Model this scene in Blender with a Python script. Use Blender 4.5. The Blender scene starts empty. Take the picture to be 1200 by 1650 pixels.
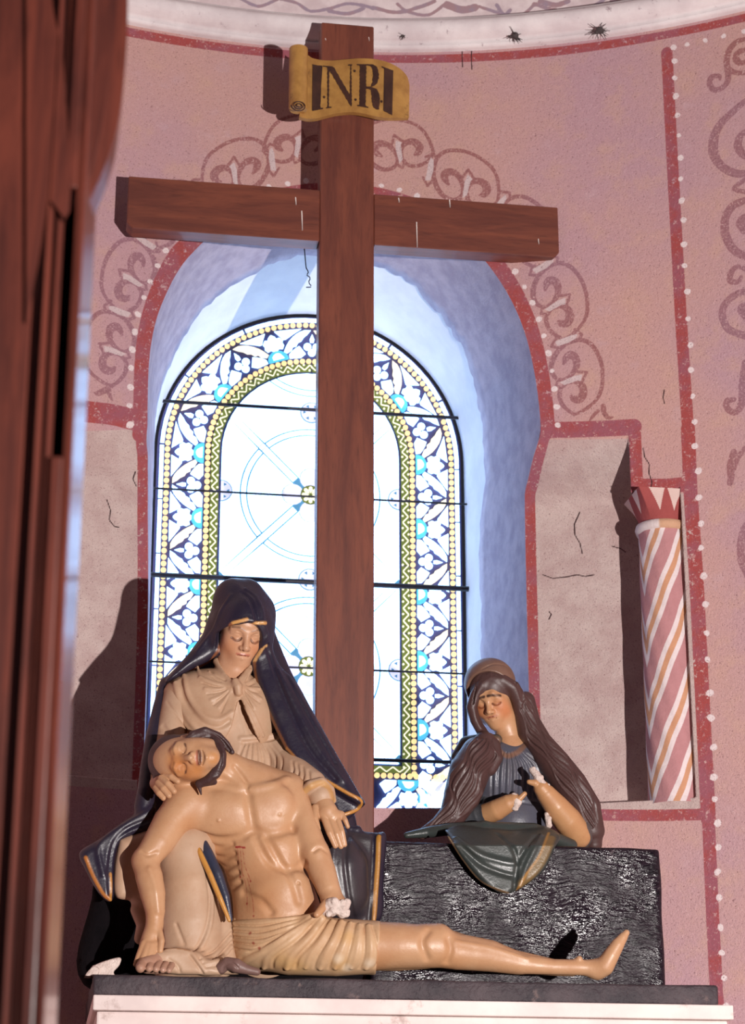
import bpy, bmesh, math, random
import numpy as np
from mathutils import Vector

# ------------------------------------------------------------------ camera
SC = bpy.context.scene
COL = SC.collection
FPX = 3360.0                       # focal length in pixels of the 1200x1650 frame
PITCH = math.radians(19.1)
YAW = math.radians(-8.8)
CAM = np.array([-0.9, 0.0, 1.6])

cam_data = bpy.data.cameras.new('camera')
cam_data.sensor_fit = 'VERTICAL'
cam_data.sensor_height = 36.0
cam_data.sensor_width = 36.0 * 1200 / 1650
cam_data.lens = FPX / 1650 * 36.0
cam_data.dof.use_dof = True
cam_data.dof.focus_distance = 6.75
cam_data.dof.aperture_fstop = 4.6
cam_data.clip_end = 100
cam = bpy.data.objects.new('camera', cam_data)
cam.location = CAM
cam.rotation_euler = (math.pi / 2 + PITCH, 0, YAW)
COL.objects.link(cam)
SC.camera = cam

# ------------------------------------------------------------------ world, lamp, exposure
world = bpy.data.worlds.new('World')
SC.world = world
world.use_nodes = True
bg = world.node_tree.nodes['Background']
bg.inputs[0].default_value = (0.62, 0.60, 0.80, 1)
bg.inputs[1].default_value = 0.035

LAMP_POS = CAM + 2.9 * np.array([math.cos(YAW), math.sin(YAW), 0.0])
lamp_data = bpy.data.lights.new('standing_lamp', 'SPOT')
lamp_data.energy = 2650
lamp_data.color = (1.0, 0.93, 0.90)
lamp_data.shadow_soft_size = 0.035
lamp_data.spot_size = math.radians(75)
lamp_data.spot_blend = 0.4
lamp = bpy.data.objects.new('standing_lamp', lamp_data)
lamp.location = LAMP_POS
_t = Vector((0.1, 7.0, 4.0)) - Vector(LAMP_POS)
lamp.rotation_euler = _t.to_track_quat('-Z', 'Y').to_euler()
COL.objects.link(lamp)

SC.view_settings.view_transform = 'Standard'
SC.view_settings.look = 'None'
SC.view_settings.exposure = 0.0
SC.view_settings.gamma = 1.0
SC.view_settings.use_curve_mapping = False

# ------------------------------------------------------------------ geometry of the view, used to measure the place
def _axes():
    a = math.pi / 2 + PITCH
    rx = np.array([[1, 0, 0], [0, math.cos(a), -math.sin(a)], [0, math.sin(a), math.cos(a)]])
    rz = np.array([[math.cos(YAW), -math.sin(YAW), 0], [math.sin(YAW), math.cos(YAW), 0], [0, 0, 1]])
    return rz @ rx
AX = _axes()

def ray(u, v):
    u = np.asarray(u, float); v = np.asarray(v, float)
    return np.stack([(u - 600) / FPX, (825 - v) / FPX, -np.ones_like(u)], -1) @ AX.T

def P(u, v, Y):
    d = ray(u, v)
    t = (np.asarray(Y, float) - CAM[1]) / d[..., 1]
    return CAM + d * t[..., None]

def proj(p):
    q = (np.asarray(p, float) - CAM) @ AX
    return 600 - FPX * q[..., 0] / q[..., 2], 825 + FPX * q[..., 1] / q[..., 2]

XA, YA, RW = -0.12, 4.2, 3.0       # axis and radius of the apse

def W(u, v, r=RW):
    """point of the apse wall measured in the photograph -> (arc length, height)"""
    d = ray(u, v)
    o = CAM[:2] - np.array([XA, YA])
    a = (d[..., :2] ** 2).sum(-1); b = 2 * (d[..., :2] * o).sum(-1); c = (o ** 2).sum() - r * r
    t = (-b + np.sqrt(b * b - 4 * a * c)) / (2 * a)
    p = CAM + d * t[..., None]
    return np.stack([RW * np.arctan2(p[..., 0] - XA, p[..., 1] - YA), p[..., 2]], -1)

def wall_point(s, z, r):
    ph = np.asarray(s) / RW
    return np.stack([XA + r * np.sin(ph), YA + r * np.cos(ph), np.asarray(z) + 0 * ph], -1)

def smooth(x, a, b):
    t = np.clip((x - a) / (b - a), 0, 1)
    return t * t * (3 - 2 * t)

# ------------------------------------------------------------------ objects
def mesh_obj(name, verts, faces, mat=None, parent=None, shade=True, col=None, attrs=None):
    me = bpy.data.meshes.new(name)
    verts = np.asarray(verts, np.float32)
    if isinstance(faces, np.ndarray):
        n, k = faces.shape
        me.vertices.add(len(verts)); me.vertices.foreach_set('co', verts.ravel())
        me.loops.add(n * k); me.loops.foreach_set('vertex_index', faces.astype(np.int32).ravel())
        me.polygons.add(n)
        me.polygons.foreach_set('loop_start', np.arange(0, n * k, k, dtype=np.int32))
        me.polygons.foreach_set('loop_total', np.full(n, k, np.int32))
        me.update(calc_edges=True)
    else:
        me.from_pydata([tuple(map(float, v)) for v in verts], [], faces)
    if col is not None:
        a = me.color_attributes.new('Col', 'FLOAT_COLOR', 'POINT')
        a.data.foreach_set('color', np.concatenate([col, np.ones((len(col), 1))], 1).astype(np.float32).ravel())
    for k_, val in (attrs or {}).items():
        a = me.attributes.new(k_, 'FLOAT', 'POINT')
        a.data.foreach_set('value', np.asarray(val, np.float32).ravel())
    if shade:
        me.polygons.foreach_set('use_smooth', np.ones(len(me.polygons), bool))
    if mat:
        me.materials.append(mat)
    me.update()
    o = bpy.data.objects.new(name, me)
    COL.objects.link(o)
    if parent:
        o.parent = parent
        o.matrix_parent_inverse = parent.matrix_world.inverted() if False else o.matrix_parent_inverse
    return o

def tag(o, label=None, cat=None, group=None, kind=None):
    if label: o['label'] = label
    if cat: o['category'] = cat
    if group: o['group'] = group
    if kind: o['kind'] = kind
    return o

def empty(name, label, cat, loc=(0, 0, 0), group=None):
    # parts carry world coordinates: the empty stays at the world origin of its parts
    o = bpy.data.objects.new(name, None)
    o.empty_display_size = 0.05
    COL.objects.link(o)
    o.location = loc
    return tag(o, label, cat, group)

def child(o, root):
    """parent o (built in world coordinates) to root, an empty at its base"""
    o.parent = root
    o.matrix_parent_inverse.identity()
    o.location = Vector(o.location) - Vector(root.location)
    return o

def box(name, lo, hi, mat, bevel=0.0, seg=2, parent=None):
    bm = bmesh.new()
    bmesh.ops.create_cube(bm, size=1)
    lo = np.array(lo, float); hi = np.array(hi, float)
    for v in bm.verts:
        v.co = Vector(lo + (np.array(v.co) + .5) * (hi - lo))
    if bevel:
        bmesh.ops.bevel(bm, geom=bm.edges[:], offset=bevel, segments=seg, affect='EDGES', profile=.6)
    return bm_obj(name, bm, mat, parent, shade=False)

def bm_obj(name, bm, mat, parent=None, shade=False):
    bmesh.ops.recalc_face_normals(bm, faces=bm.faces[:])
    me = bpy.data.meshes.new(name)
    bm.to_mesh(me); bm.free()
    if shade:
        for p in me.polygons: p.use_smooth = True
    if mat: me.materials.append(mat)
    o = bpy.data.objects.new(name, me)
    COL.objects.link(o)
    if parent: o.parent = parent
    return o

def tube_mesh(pts, rad, n=8, caps=True):
    """verts, faces of a tube along pts"""
    pts = np.asarray(pts, float); m = len(pts)
    rad = np.broadcast_to(rad, (m,))
    tan = np.gradient(pts, axis=0); tan /= np.linalg.norm(tan, axis=1)[:, None] + 1e-9
    ref = np.array([0.31, 0.2, 0.93])
    V = []
    for i in range(m):
        a = np.cross(tan[i], ref); a /= np.linalg.norm(a) + 1e-9
        b = np.cross(tan[i], a)
        th = np.linspace(0, 2 * np.pi, n, endpoint=False)
        V.append(pts[i] + rad[i] * (np.cos(th)[:, None] * a + np.sin(th)[:, None] * b))
    V = np.concatenate(V); Fc = []
    for i in range(m - 1):
        for j in range(n):
            Fc.append((i * n + j, i * n + (j + 1) % n, (i + 1) * n + (j + 1) % n, (i + 1) * n + j))
    if caps:
        Fc.append(tuple(range(n))); Fc.append(tuple((m - 1) * n + j for j in range(n))[::-1])
    return V, Fc

def tube(name, pts, rad, mat, parent=None, n=8):
    V, Fc = tube_mesh(pts, rad, n)
    return mesh_obj(name, V, Fc, mat, parent)

def resample(pts, step, closed=False):
    pts = np.asarray(pts, float)
    if closed: pts = np.concatenate([pts, pts[:1]])
    seg = np.linalg.norm(np.diff(pts[:, :2], axis=0), axis=1)
    L = np.concatenate([[0], np.cumsum(seg)])
    n = max(2, int(L[-1] / step) + 1)
    t = np.linspace(0, L[-1], n)
    return np.stack([np.interp(t, L, pts[:, k]) for k in range(pts.shape[1])], -1)

def spline(pts, step):
    """Catmull-Rom through pts, resampled"""
    p = np.asarray(pts, float)
    q = np.concatenate([[2 * p[0] - p[1]], p, [2 * p[-1] - p[-2]]])
    out = []
    for i in range(1, len(q) - 2):
        t = np.linspace(0, 1, 9)[:-1, None]
        a, b, c, d = q[i - 1], q[i], q[i + 1], q[i + 2]
        out.append(.5 * (2 * b + (c - a) * t + (2 * a - 5 * b + 4 * c - d) * t ** 2 + (3 * b - a - 3 * c + d) * t ** 3))
    out.append(p[-1:])
    return resample(np.concatenate(out), step)

# ------------------------------------------------------------------ materials
def new_mat(name):
    m = bpy.data.materials.new(name)
    m.use_nodes = True
    nt = m.node_tree
    return m, nt, nt.nodes['Principled BSDF']

class NT:
    """small node helper"""
    def __init__(s, nt):
        s.nt = nt
        s.tc = nt.nodes.new('ShaderNodeTexCoord')
    def n(s, t): return s.nt.nodes.new(t)
    def link(s, a, b): s.nt.links.new(a, b)
    def noise(s, scale, detail=4, rough=.55, vec=None, stretch=None, dist=0):
        v = vec or s.tc.outputs['Object']
        if stretch:
            mp = s.n('ShaderNodeMapping'); mp.inputs['Scale'].default_value = stretch
            s.link(v, mp.inputs[0]); v = mp.outputs[0]
        x = s.n('ShaderNodeTexNoise')
        x.inputs['Scale'].default_value = scale; x.inputs['Detail'].default_value = detail
        x.inputs['Roughness'].default_value = rough; x.inputs['Distortion'].default_value = dist
        s.link(v, x.inputs['Vector'])
        return x.outputs['Fac']
    def math(s, op, a, b=None, c=None, clamp=False):
        x = s.n('ShaderNodeMath'); x.operation = op; x.use_clamp = clamp
        for i, k in enumerate((a, b, c)):
            if k is None: continue
            if isinstance(k, (int, float)): x.inputs[i].default_value = k
            else: s.link(k, x.inputs[i])
        return x.outputs[0]
    def ramp(s, fac, a, b, lo=0., hi=1.):
        x = s.n('ShaderNodeMapRange'); x.interpolation_type = 'SMOOTHSTEP'
        s.link(fac, x.inputs[0])
        x.inputs[1].default_value = a; x.inputs[2].default_value = b
        x.inputs[3].default_value = lo; x.inputs[4].default_value = hi
        return x.outputs[0]
    def mix(s, fac, a, b, mode='MIX'):
        x = s.n('ShaderNodeMix'); x.data_type = 'RGBA'; x.blend_type = mode
        for sock, k in ((x.inputs[0], fac), (x.inputs[6], a), (x.inputs[7], b)):
            if isinstance(k, (int, float)): sock.default_value = k
            elif isinstance(k, tuple): sock.default_value = (*k[:3], 1)
            else: s.link(k, sock)
        return x.outputs[2]
    def attr(s, name, colr=False):
        x = s.n('ShaderNodeAttribute'); x.attribute_name = name
        return x.outputs['Color'] if colr else x.outputs['Fac']
    def bump(s, h, strength, dist, bsdf):
        x = s.n('ShaderNodeBump'); x.inputs['Strength'].default_value = strength
        x.inputs['Distance'].default_value = dist
        s.link(h, x.inputs['Height']); s.link(x.outputs[0], bsdf.inputs['Normal'])

def srgb(r, g, b):
    f = lambda c: (c / 255 / 12.92) if c / 255 <= .04045 else ((c / 255 + .055) / 1.055) ** 2.4
    return (f(r), f(g), f(b))

def plain(name, c1, c2=None, rough=.6, scale=20, bump=.0, bscale=80, stretch=None, spec=.4, metal=0, coat=0, colattr=False, dark=None, dscale=30):
    m, nt, b = new_mat(name)
    t = NT(nt)
    c2 = c2 or tuple(x * .75 for x in c1)
    f = t.ramp(t.noise(scale, 5, .6, stretch=stretch), .3, .7)
    if colattr:
        base = t.attr('Col', True)
        colr = t.mix(t.math('MULTIPLY', f, .35), base, c2, 'MULTIPLY')
    else:
        colr = t.mix(f, c1, c2)
    if dark:
        colr = t.mix(t.ramp(t.noise(dscale, 6, .7), .60, .74), colr, dark)
    t.link(colr, b.inputs['Base Color'])
    b.inputs['Roughness'].default_value = rough
    b.inputs['Specular IOR Level'].default_value = spec
    b.inputs['Metallic'].default_value = metal
    b.inputs['Coat Weight'].default_value = coat
    b.inputs['Coat Roughness'].default_value = .25
    if bump:
        t.bump(t.noise(bscale, 5, .6, stretch=stretch), bump, .01, b)
    return m

def wood(name, c1, c2, rough, axis=(1, 1, 1), scale=14, coat=0.0, bump=.12):
    m, nt, b = new_mat(name)
    t = NT(nt)
    g = t.noise(scale, 8, .65, stretch=axis, dist=.6)
    g2 = t.noise(scale * 6, 4, .6, stretch=axis)
    c = t.mix(t.ramp(g, .32, .68), c1, c2)
    c = t.mix(t.ramp(g2, .5, .75, 0, .45), c, tuple(x * .55 for x in c2))
    t.link(c, b.inputs['Base Color'])
    b.inputs['Roughness'].default_value = rough
    b.inputs['Coat Weight'].default_value = coat
    b.inputs['Coat Roughness'].default_value = .12
    t.bump(g2, bump, .004, b)
    return m

def emit_mat(name, c, strength, tex=None):
    m, nt, b = new_mat(name)
    t = NT(nt)
    b.inputs['Base Color'].default_value = (*[min(1, x * .5) for x in c], 1)
    b.inputs['Roughness'].default_value = .25
    f = t.ramp(t.noise(18, 4, .6), .25, .75, .8, 1.1)
    b.inputs['Emission Color'].default_value = (*c, 1)
    t.link(t.math('MULTIPLY', f, strength), b.inputs['Emission Strength'])
    return m
# ================================================================== the apse wall
random.seed(4); RNG = np.random.default_rng(4)
WY = 8.0                                   # plane of the glass
REC = 0.20                                 # depth of the side panels
Z_CORN = 6.060

# outline of the window opening on the wall, measured on the photograph
_up = [(238, 700), (238, 640), (240, 587), (245, 545), (254, 508), (268, 473), (285, 440), (305, 413), (342, 378),
       (400, 343), (470, 322), (535, 315), (610, 322), (690, 350), (745, 386), (780, 419), (811, 462), (833, 504), (848, 545), (858, 586),
       (865, 627), (869.6, 668), (870.6, 695)]
_lo_r = [(866, 715), (858, 740), (850, 772), (845, 800), (846, 860), (848, 960), (851, 1080), (856, 1295)]
_lo_l = [(238, 1270), (238, 1000), (238, 820), (238, 760), (238, 730)]
def rec_amount(s, z):
    """how far the wall steps back: blind side panels with a sloping head"""
    s = np.asarray(s, float); z = np.asarray(z, float)
    zt = W(940., 704.)[1]; zb = W(940., 790.)[1]
    slope = smooth(-z, -zt, -zb)
    s1 = W(1013., 745.)[0]
    a = (s < s1) * slope
    s2 = W(1106., 1000.)[0]; ztop = W(1060., 790.)[1]
    b = ((s < s2) & (z < ztop)) * 1.0
    zbot = W(1000., 1301., RW + REC * .5)[1]
    amt = np.maximum(a, b) * (z > zbot)
    sl = W(239., 800.)[0]
    zlbot = W(180., 1262., RW + .1)[1]
    zlt = W(180., 672.)[1]; zlb = W(180., 740.)[1]
    left = smooth(-z, -zlt, -zlb) * (z > zlbot)
    amt = np.where(s < 0.15, left * .45, amt)
    return amt

def outline():
    pts = [W(u, v, RW) for u, v in np.array(_up, float)]
    def rpts(lst):
        out = []
        for u, v in lst:
            p = W(float(u), float(v), RW)
            for _ in range(4):
                p = W(float(u), float(v), RW + REC * float(rec_amount(p[0], p[1])))
            out.append(p)
        return out
    up = np.array(pts)
    allp = np.concatenate([np.array(rpts(_lo_l)), up, np.array(rpts(_lo_r))])
    return spline(allp, .012)
OUT = outline()                            # (s, z) open at the bottom (sill)
Z_SILL = W(640., 1302.)[1]
OUT = OUT[(OUT[:, 1] >= Z_SILL - .001)]
OUT[0, 1] = OUT[-1, 1] = Z_SILL

def poly_sd(px, py, poly):
    """signed distance (negative inside) and nearest point, for point arrays"""
    n = len(poly); best = np.full(px.shape, 1e9); nx = np.zeros_like(px); ny = np.zeros_like(py)
    inside = np.zeros(px.shape, bool)
    for i in range(n):
        ax, ay = poly[i]; bx, by = poly[(i + 1) % n]
        ex, ey = bx - ax, by - ay
        t = np.clip(((px - ax) * ex + (py - ay) * ey) / (ex * ex + ey * ey + 1e-12), 0, 1)
        qx, qy = ax + t * ex, ay + t * ey
        d = (px - qx) ** 2 + (py - qy) ** 2
        m = d < best
        best = np.where(m, d, best); nx = np.where(m, qx, nx); ny = np.where(m, qy, ny)
        c = ((ay > py) != (by > py)) & (px < ex * (py - ay) / (ey + 1e-15) + ax)
        inside ^= c
    d = np.sqrt(best)
    return np.where(inside, -d, d), nx, ny

HS = .0046
s_lo, s_hi = W(100., 900.)[0], W(1215., 60.)[0] + .02
z_lo, z_hi = 2.15, Z_CORN + .01
gs = np.concatenate([np.linspace(-4.6, s_lo, 22)[:-1], np.arange(s_lo, s_hi, HS), np.linspace(s_hi, 4.6, 22)])
gz = np.concatenate([np.linspace(0, z_lo, 8)[:-1], np.arange(z_lo, z_hi, HS), [z_hi]])
# snap grid lines to the steps of the panels
def snap(g, x):
    i = np.argmin(abs(g - x)); g[i] = x
    g[i + 1] = max(g[i + 1], x + .0015)
NS, NZ = len(gs), len(gz)
S, Z = np.meshgrid(gs, gz, indexing='ij')
S = S.copy(); Z = Z.copy()
# opening: only test the neighbourhood
i0, i1 = np.searchsorted(gs, [OUT[:, 0].min() - .05, OUT[:, 0].max() + .05])
j0, j1 = np.searchsorted(gz, [Z_SILL - .05, OUT[:, 1].max() + .05])
polyO = resample(OUT, .02)
sd_o = np.full(S.shape, 9.0)
sd, nx, ny = poly_sd(S[i0:i1, j0:j1], Z[i0:i1, j0:j1], polyO)
sd_o[i0:i1, j0:j1] = sd
inside = sd_o < -1e-6
cell_all_in = inside[:-1, :-1] & inside[1:, :-1] & inside[:-1, 1:] & inside[1:, 1:]
keep = ~cell_all_in
vk = np.zeros(S.shape, bool)
vk[:-1, :-1] |= keep; vk[1:, :-1] |= keep; vk[:-1, 1:] |= keep; vk[1:, 1:] |= keep
snapm = inside & vk
sub = np.zeros(S.shape, bool); sub[i0:i1, j0:j1] = True
NX = np.zeros(S.shape); NY = np.zeros(S.shape); NX[i0:i1, j0:j1] = nx; NY[i0:i1, j0:j1] = ny
S[snapm] = NX[snapm]; Z[snapm] = NY[snapm]

# ---- painted decoration as distance fields on the wall
def field(): return np.full(S.shape, -1.0, np.float32)
D_RED, D_SCR, D_DOT, D_PALE, D_BEI, D_CRK = (field() for _ in range(6))
def stroke(D, pts, rad):
    """pts (n,2) in wall coordinates, rad (n,) half width: D = max(D, rad - distance)"""
    pts = np.asarray(pts); rad = np.broadcast_to(rad, (len(pts),))
    for k in range(len(pts) - 1):
        a, b = pts[k], pts[k + 1]; m = max(rad[k], rad[k + 1]) + .012
        ia, ib = np.searchsorted(gs, [min(a[0], b[0]) - m, max(a[0], b[0]) + m])
        ja, jb = np.searchsorted(gz, [min(a[1], b[1]) - m, max(a[1], b[1]) + m])
        if ib <= ia or jb <= ja: continue
        x = S[ia:ib, ja:jb] - a[0]; y = Z[ia:ib, ja:jb] - a[1]
        e = b - a
        t = np.clip((x * e[0] + y * e[1]) / (e @ e + 1e-12), 0, 1)
        d = rad[k] + t * (rad[k + 1] - rad[k]) - np.hypot(x - t * e[0], y - t * e[1])
        D[ia:ib, ja:jb] = np.maximum(D[ia:ib, ja:jb], d)
def fillpoly(D, poly):
    poly = np.asarray(poly); m = .012
    ia, ib = np.searchsorted(gs, [poly[:, 0].min() - m, poly[:, 0].max() + m])
    ja, jb = np.searchsorted(gz, [poly[:, 1].min() - m, poly[:, 1].max() + m])
    if ib <= ia or jb <= ja: return
    d, _, _ = poly_sd(S[ia:ib, ja:jb], Z[ia:ib, ja:jb], poly)
    D[ia:ib, ja:jb] = np.maximum(D[ia:ib, ja:jb], -d)
PXM = .00235                               # metres per photograph pixel on the wall
def wpx(pts, r=RW):
    p = np.asarray(pts, float); return W(p[:, 0], p[:, 1], r)
def band(D, pts, w_px, step=.03):
    stroke(D, resample(wpx(pts), step), w_px * PXM / 2)
def dots(pts, r=4.3):
    for p in wpx(pts):
        j = RNG.uniform(-.002, .002, 2)
        stroke(D_DOT, np.array([p + j, p + j + RNG.uniform(-.003, .003, 2)]), r * PXM * RNG.uniform(.85, 1.2))

# red band round the window head and jambs
hd = OUT.copy()
tang = np.gradient(hd, axis=0); tang /= np.linalg.norm(tang, axis=1)[:, None]
nrm = np.stack([-tang[:, 1], tang[:, 0]], -1)
hu, hv = proj(wall_point(hd[:, 0], hd[:, 1], RW))
bw = np.interp(hu, [230, 300, 420, 600, 800, 880], [22, 30, 26, 22, 25, 22]) * PXM
lowm = hv > 700
bw = np.where(lowm, 16 * PXM, bw)
stroke(D_RED, hd + nrm * (bw / 2)[:, None], bw / 2)
upm = hv < 690
q = (hd + nrm * (bw + .012)[:, None])[upm]
ql = resample(q, .072)
for p in ql:
    stroke(D_DOT, np.array([p, p + RNG.uniform(-.004, .004, 2)]), 4.4 * PXM * RNG.uniform(.8, 1.2))
# horizontal bands of the panels
band(D_RED, [(95, 657), (180, 667), (228, 678)], 34)
band(D_RED, [(872, 693), (930, 692), (985, 690), (1020, 688)], 27)
band(D_RED, [(1022, 690), (1024, 740), (1026, 788)], 20)
band(D_RED, [(1030, 783), (1075, 783), (1106, 780)], 24)
# tall strip with pearls, and band under the cornice
band(D_RED, [(1074, 84), (1083, 260), (1096, 500), (1108, 690)], 19)
band(D_RED, [(1108, 690), (1112, 790), (1122, 940), (1135, 1200), (1141, 1320)], 22)
band(D_RED, [(1141, 1320), (1148, 1480), (1154, 1600), (1160, 1660)], 19)
band(D_RED, [(965, 1313), (1050, 1314), (1142, 1312)], 17)
sb = np.linspace(s_lo - .2, s_hi, 90)
ub, _ = proj(wall_point(sb, Z_CORN - .02, RW))
wb = np.interp(ub, [100, 205, 450, 600, 900, 1080, 1200], [17, 17, 16, 15, 17, 15, 15]) * PXM
stroke(D_RED, np.stack([sb, Z_CORN - .012 - wb / 2], -1), wb / 2)
dots([(1085, 76), (1086, 99), (1088, 126), (1088, 155), (1091, 186), (1093, 219), (1096, 255), (1096, 289), (1098, 323), (1100, 355),
      (1102, 394), (1104, 429), (1108, 469), (1109, 514), (1112, 557), (1113, 597), (1115, 640), (1118, 679), (1120, 719), (1125, 760),
      (1125, 802), (1129, 843), (1130, 883), (1133, 927), (1136, 973), (1138, 1020), (1139, 1063), (1144, 1116), (1146, 1157), (1148, 1205),
      (1150, 1253), (1152, 1287), (1155, 1327), (1156, 1366), (1156, 1405), (1158, 1447), (1161, 1494), (1163, 1536), (1167, 1577), (1170, 1622),
      (1107, 71), (1136, 66), (1165, 58), (1198, 50)])

# scroll work: one unit drawn from the lower unit left of the window, repeated round the arch
UN = dict(c=(275, 980), k=1 / 4.854,
    a=[(290, 1270, 14), (220, 1240, 14), (140, 1180, 14), (90, 1110, 15), (70, 1020, 15), (70, 920, 16), (95, 820, 17), (150, 730, 18), (220, 690, 18),
       (290, 695, 17), (360, 725, 18), (420, 780, 20), (460, 850, 21), (470, 910, 20), (450, 970, 17), (400, 1000, 13), (345, 985, 15), (300, 945, 20), (272, 890, 26),
       (280, 830, 32), (318, 805, 34), (350, 825, 28), (372, 872, 12)],
    b=[(290, 1270, 14), (350, 1230, 15), (395, 1170, 17), (405, 1100, 18), (380, 1050, 15), (330, 1022, 15), (275, 1018, 18), (228, 1050, 28), (220, 1110, 33),
       (250, 1150, 34), (290, 1150, 28), (312, 1128, 14)],
    c1=[(230, 1030, 11), (222, 1000, 12), (190, 940, 10), (262, 936, 12)],
    c2=[(400, 995, 10), (420, 1015, 12), (437, 1050, 9), (372, 1056, 12)],
    w1=[(228, 958), (290, 968), (405, 1020), (368, 1040), (262, 1004), (238, 1010)])
LINK = dict(c1=[(250, 690, 11), (232, 645, 11), (285, 605, 12)], c2=[(430, 672, 11), (470, 738, 11), (405, 752, 12)],
    w1=[(262, 642), (312, 650), (442, 700), (420, 735), (340, 712), (275, 675)], c=(275, 980))
def unit(cx, cy, rot=0, k=1.0, mirror=False, link=True, D=D_SCR):
    cr, sr = math.cos(math.radians(rot)), math.sin(math.radians(rot))
    def tr(pts):
        p = np.asarray(pts, float)
        d = (p[:, :2] - np.array([275, 980])) / 4.854 * k
        if mirror: d[:, 0] *= -1
        d = np.stack([d[:, 0] * cr - d[:, 1] * sr, d[:, 0] * sr + d[:, 1] * cr], -1) + np.array([cx, cy])
        return wpx(d)
    for key in ('a', 'b', 'c1', 'c2'):
        p = np.array(UN[key], float)
        if key in 'ab': p = spline(p, 6)
        stroke(D, tr(p), p[:, 2] / 4.854 * k * PXM)
    fillpoly(D_PALE, tr(UN['w1']))
    if link:
        for key in ('c1', 'c2'):
            p = np.array(LINK[key], float); stroke(D, tr(p), p[:, 2] / 4.854 * k * PXM)
        fillpoly(D_PALE, tr(LINK['w1']))
unit(176.7, 561.9)
unit(207, 446, 12)
unit(275, 349, 38)
unit(378, 272, 62, 1.0)
unit(482, 228, 78, 1.0)
unit(928, 608, 0, 1.0, True)
unit(902, 486, -10, 1.02, True)
unit(848, 376, -30, 1.02, True)
unit(752, 292, -58, 1.0, True)
unit(640, 236, -80, 1.0, True, False)
def zp(pts, ox, oy, k): return [(ox + p[0] / k, oy + p[1] / k) + tuple(p[2:]) for p in pts]
def curve(pts, ox, oy, k, D=D_SCR):
    p = np.array(zp(pts, ox, oy, k), float)
    p = spline(p, 1.5)
    stroke(D, wpx(p[:, :2]), p[:, 2] * PXM)
# tails of the scrolls
curve([(290, 1270, 3.5), (230, 1310, 5), (180, 1330, 4), (145, 1322, 1)], 120, 360, 4.854)
curve([(275, 1275, 2.5), (272, 1330, 3.5), (295, 1385, 1.5)], 120, 360, 4.854)
curve([(930, 1330, 4), (940, 1390, 4), (975, 1425, 3), (1010, 1415, 1)], 780, 380, 4.854)
curve([(890, 1370, 3), (850, 1410, 3), (820, 1450, 1)], 780, 380, 4.854)
# large scrolls on the pier beyond the pearl strip (zoom scale 2.425)
for c in ([(388, 55, 4), (350, 70, 5), (322, 110, 5.5), (318, 160, 5), (345, 185, 4.5), (388, 188, 4)],
          [(318, 165, 5), (322, 215, 5), (300, 245, 5), (268, 255, 5), (250, 230, 5), (258, 205, 5), (285, 200, 4), (290, 212, 3)],
          [(400, 95, 4), (365, 105, 5), (352, 130, 6), (370, 150, 5), (400, 140, 4)],
          [(400, 290, 5), (345, 335, 6), (290, 390, 7), (265, 450, 8), (268, 510, 8), (300, 555, 7), (350, 580, 7), (410, 580, 6)],
          [(400, 410, 5), (370, 435, 6), (360, 475, 7), (385, 510, 6), (420, 520, 5)],
          [(395, 600, 4), (345, 640, 4), (400, 655, 4)],
          [(410, 680, 6), (345, 705, 7), (312, 755, 7), (312, 820, 7), (345, 880, 7), (410, 915, 6)],
          [(400, 740, 5), (370, 770, 7), (385, 805, 6)],
          [(400, 960, 4), (360, 945, 4), (335, 965, 5), (330, 1000, 5), (360, 1005, 4), (372, 985, 3)],
          [(410, 1035, 5), (350, 1055, 6), (308, 1095, 6), (300, 1140, 6), (325, 1190, 6), (400, 1220, 6)],
          [(400, 1085, 5), (372, 1110, 6), (395, 1150, 5)],
          [(390, 1320, 6), (378, 1400, 6), (375, 1480, 6), (350, 1515, 5), (320, 1500, 5), (318, 1470, 5), (345, 1465, 4)],
          [(385, 1655, 4), (345, 1720, 5), (330, 1790, 5)]):
    curve(c, 1040, 40, 2.425)
curve([(1182, 728, 5), (1176, 750, 5), (1176, 770, 4)], 0, 0, 1)
curve([(1215, 830, 6), (1196, 860, 6), (1194, 900, 6), (1205, 930, 5)], 0, 0, 1)

# pale plaster of the side panels
_bl = wpx([(60, 690), (60, 1262), (245, 1275), (245, 690), (225, 690)], RW)
fillpoly(D_BEI, _bl)
_br = np.concatenate([wpx([(850, 708), (1014, 706), (1016, 786), (1110, 796)]), wpx([(1130, 1303), (850, 1303)])])
fillpoly(D_BEI, _br)

# cracks in the plaster
for c, rr_ in (([(1036, 722), (1038, 736), (1046, 748), (1045, 762), (1050, 776), (1047, 800), (1050, 815)], RW), ([(934, 825), (925, 845), (926, 862), (934, 875), (938, 892)], RW + REC),
          ([(874, 926), (890, 932), (910, 930), (930, 926), (942, 929), (957, 926)], RW + REC), ([(985, 880), (1000, 884), (1008, 890)], RW + REC), ([(884, 985), (888, 990), (884, 998)], RW + REC),
          ([(172, 805), (178, 822), (176, 838), (184, 848), (192, 850)], RW + .09), ([(218, 760), (214, 772), (220, 784)], RW + .09), ([(745, 72), (744, 90), (745, 108)], RW), ([(760, 74), (759, 95), (760, 112)], RW),
          ([(1070, 628), (1068, 640), (1070, 650)], RW)):
    stroke(D_CRK, resample(wpx(c, rr_), .006), .0022)
AMT = rec_amount(S, Z)
RAD = RW + REC * AMT
bumpy = 0.0
V3 = wall_point(S, Z, RAD + bumpy)
idx = -np.ones(S.shape, int)
idx[vk] = np.arange(vk.sum())
ci, cj = np.nonzero(keep)
Fw = np.stack([idx[ci, cj], idx[ci, cj + 1], idx[ci + 1, cj + 1], idx[ci + 1, cj]], -1)

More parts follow.
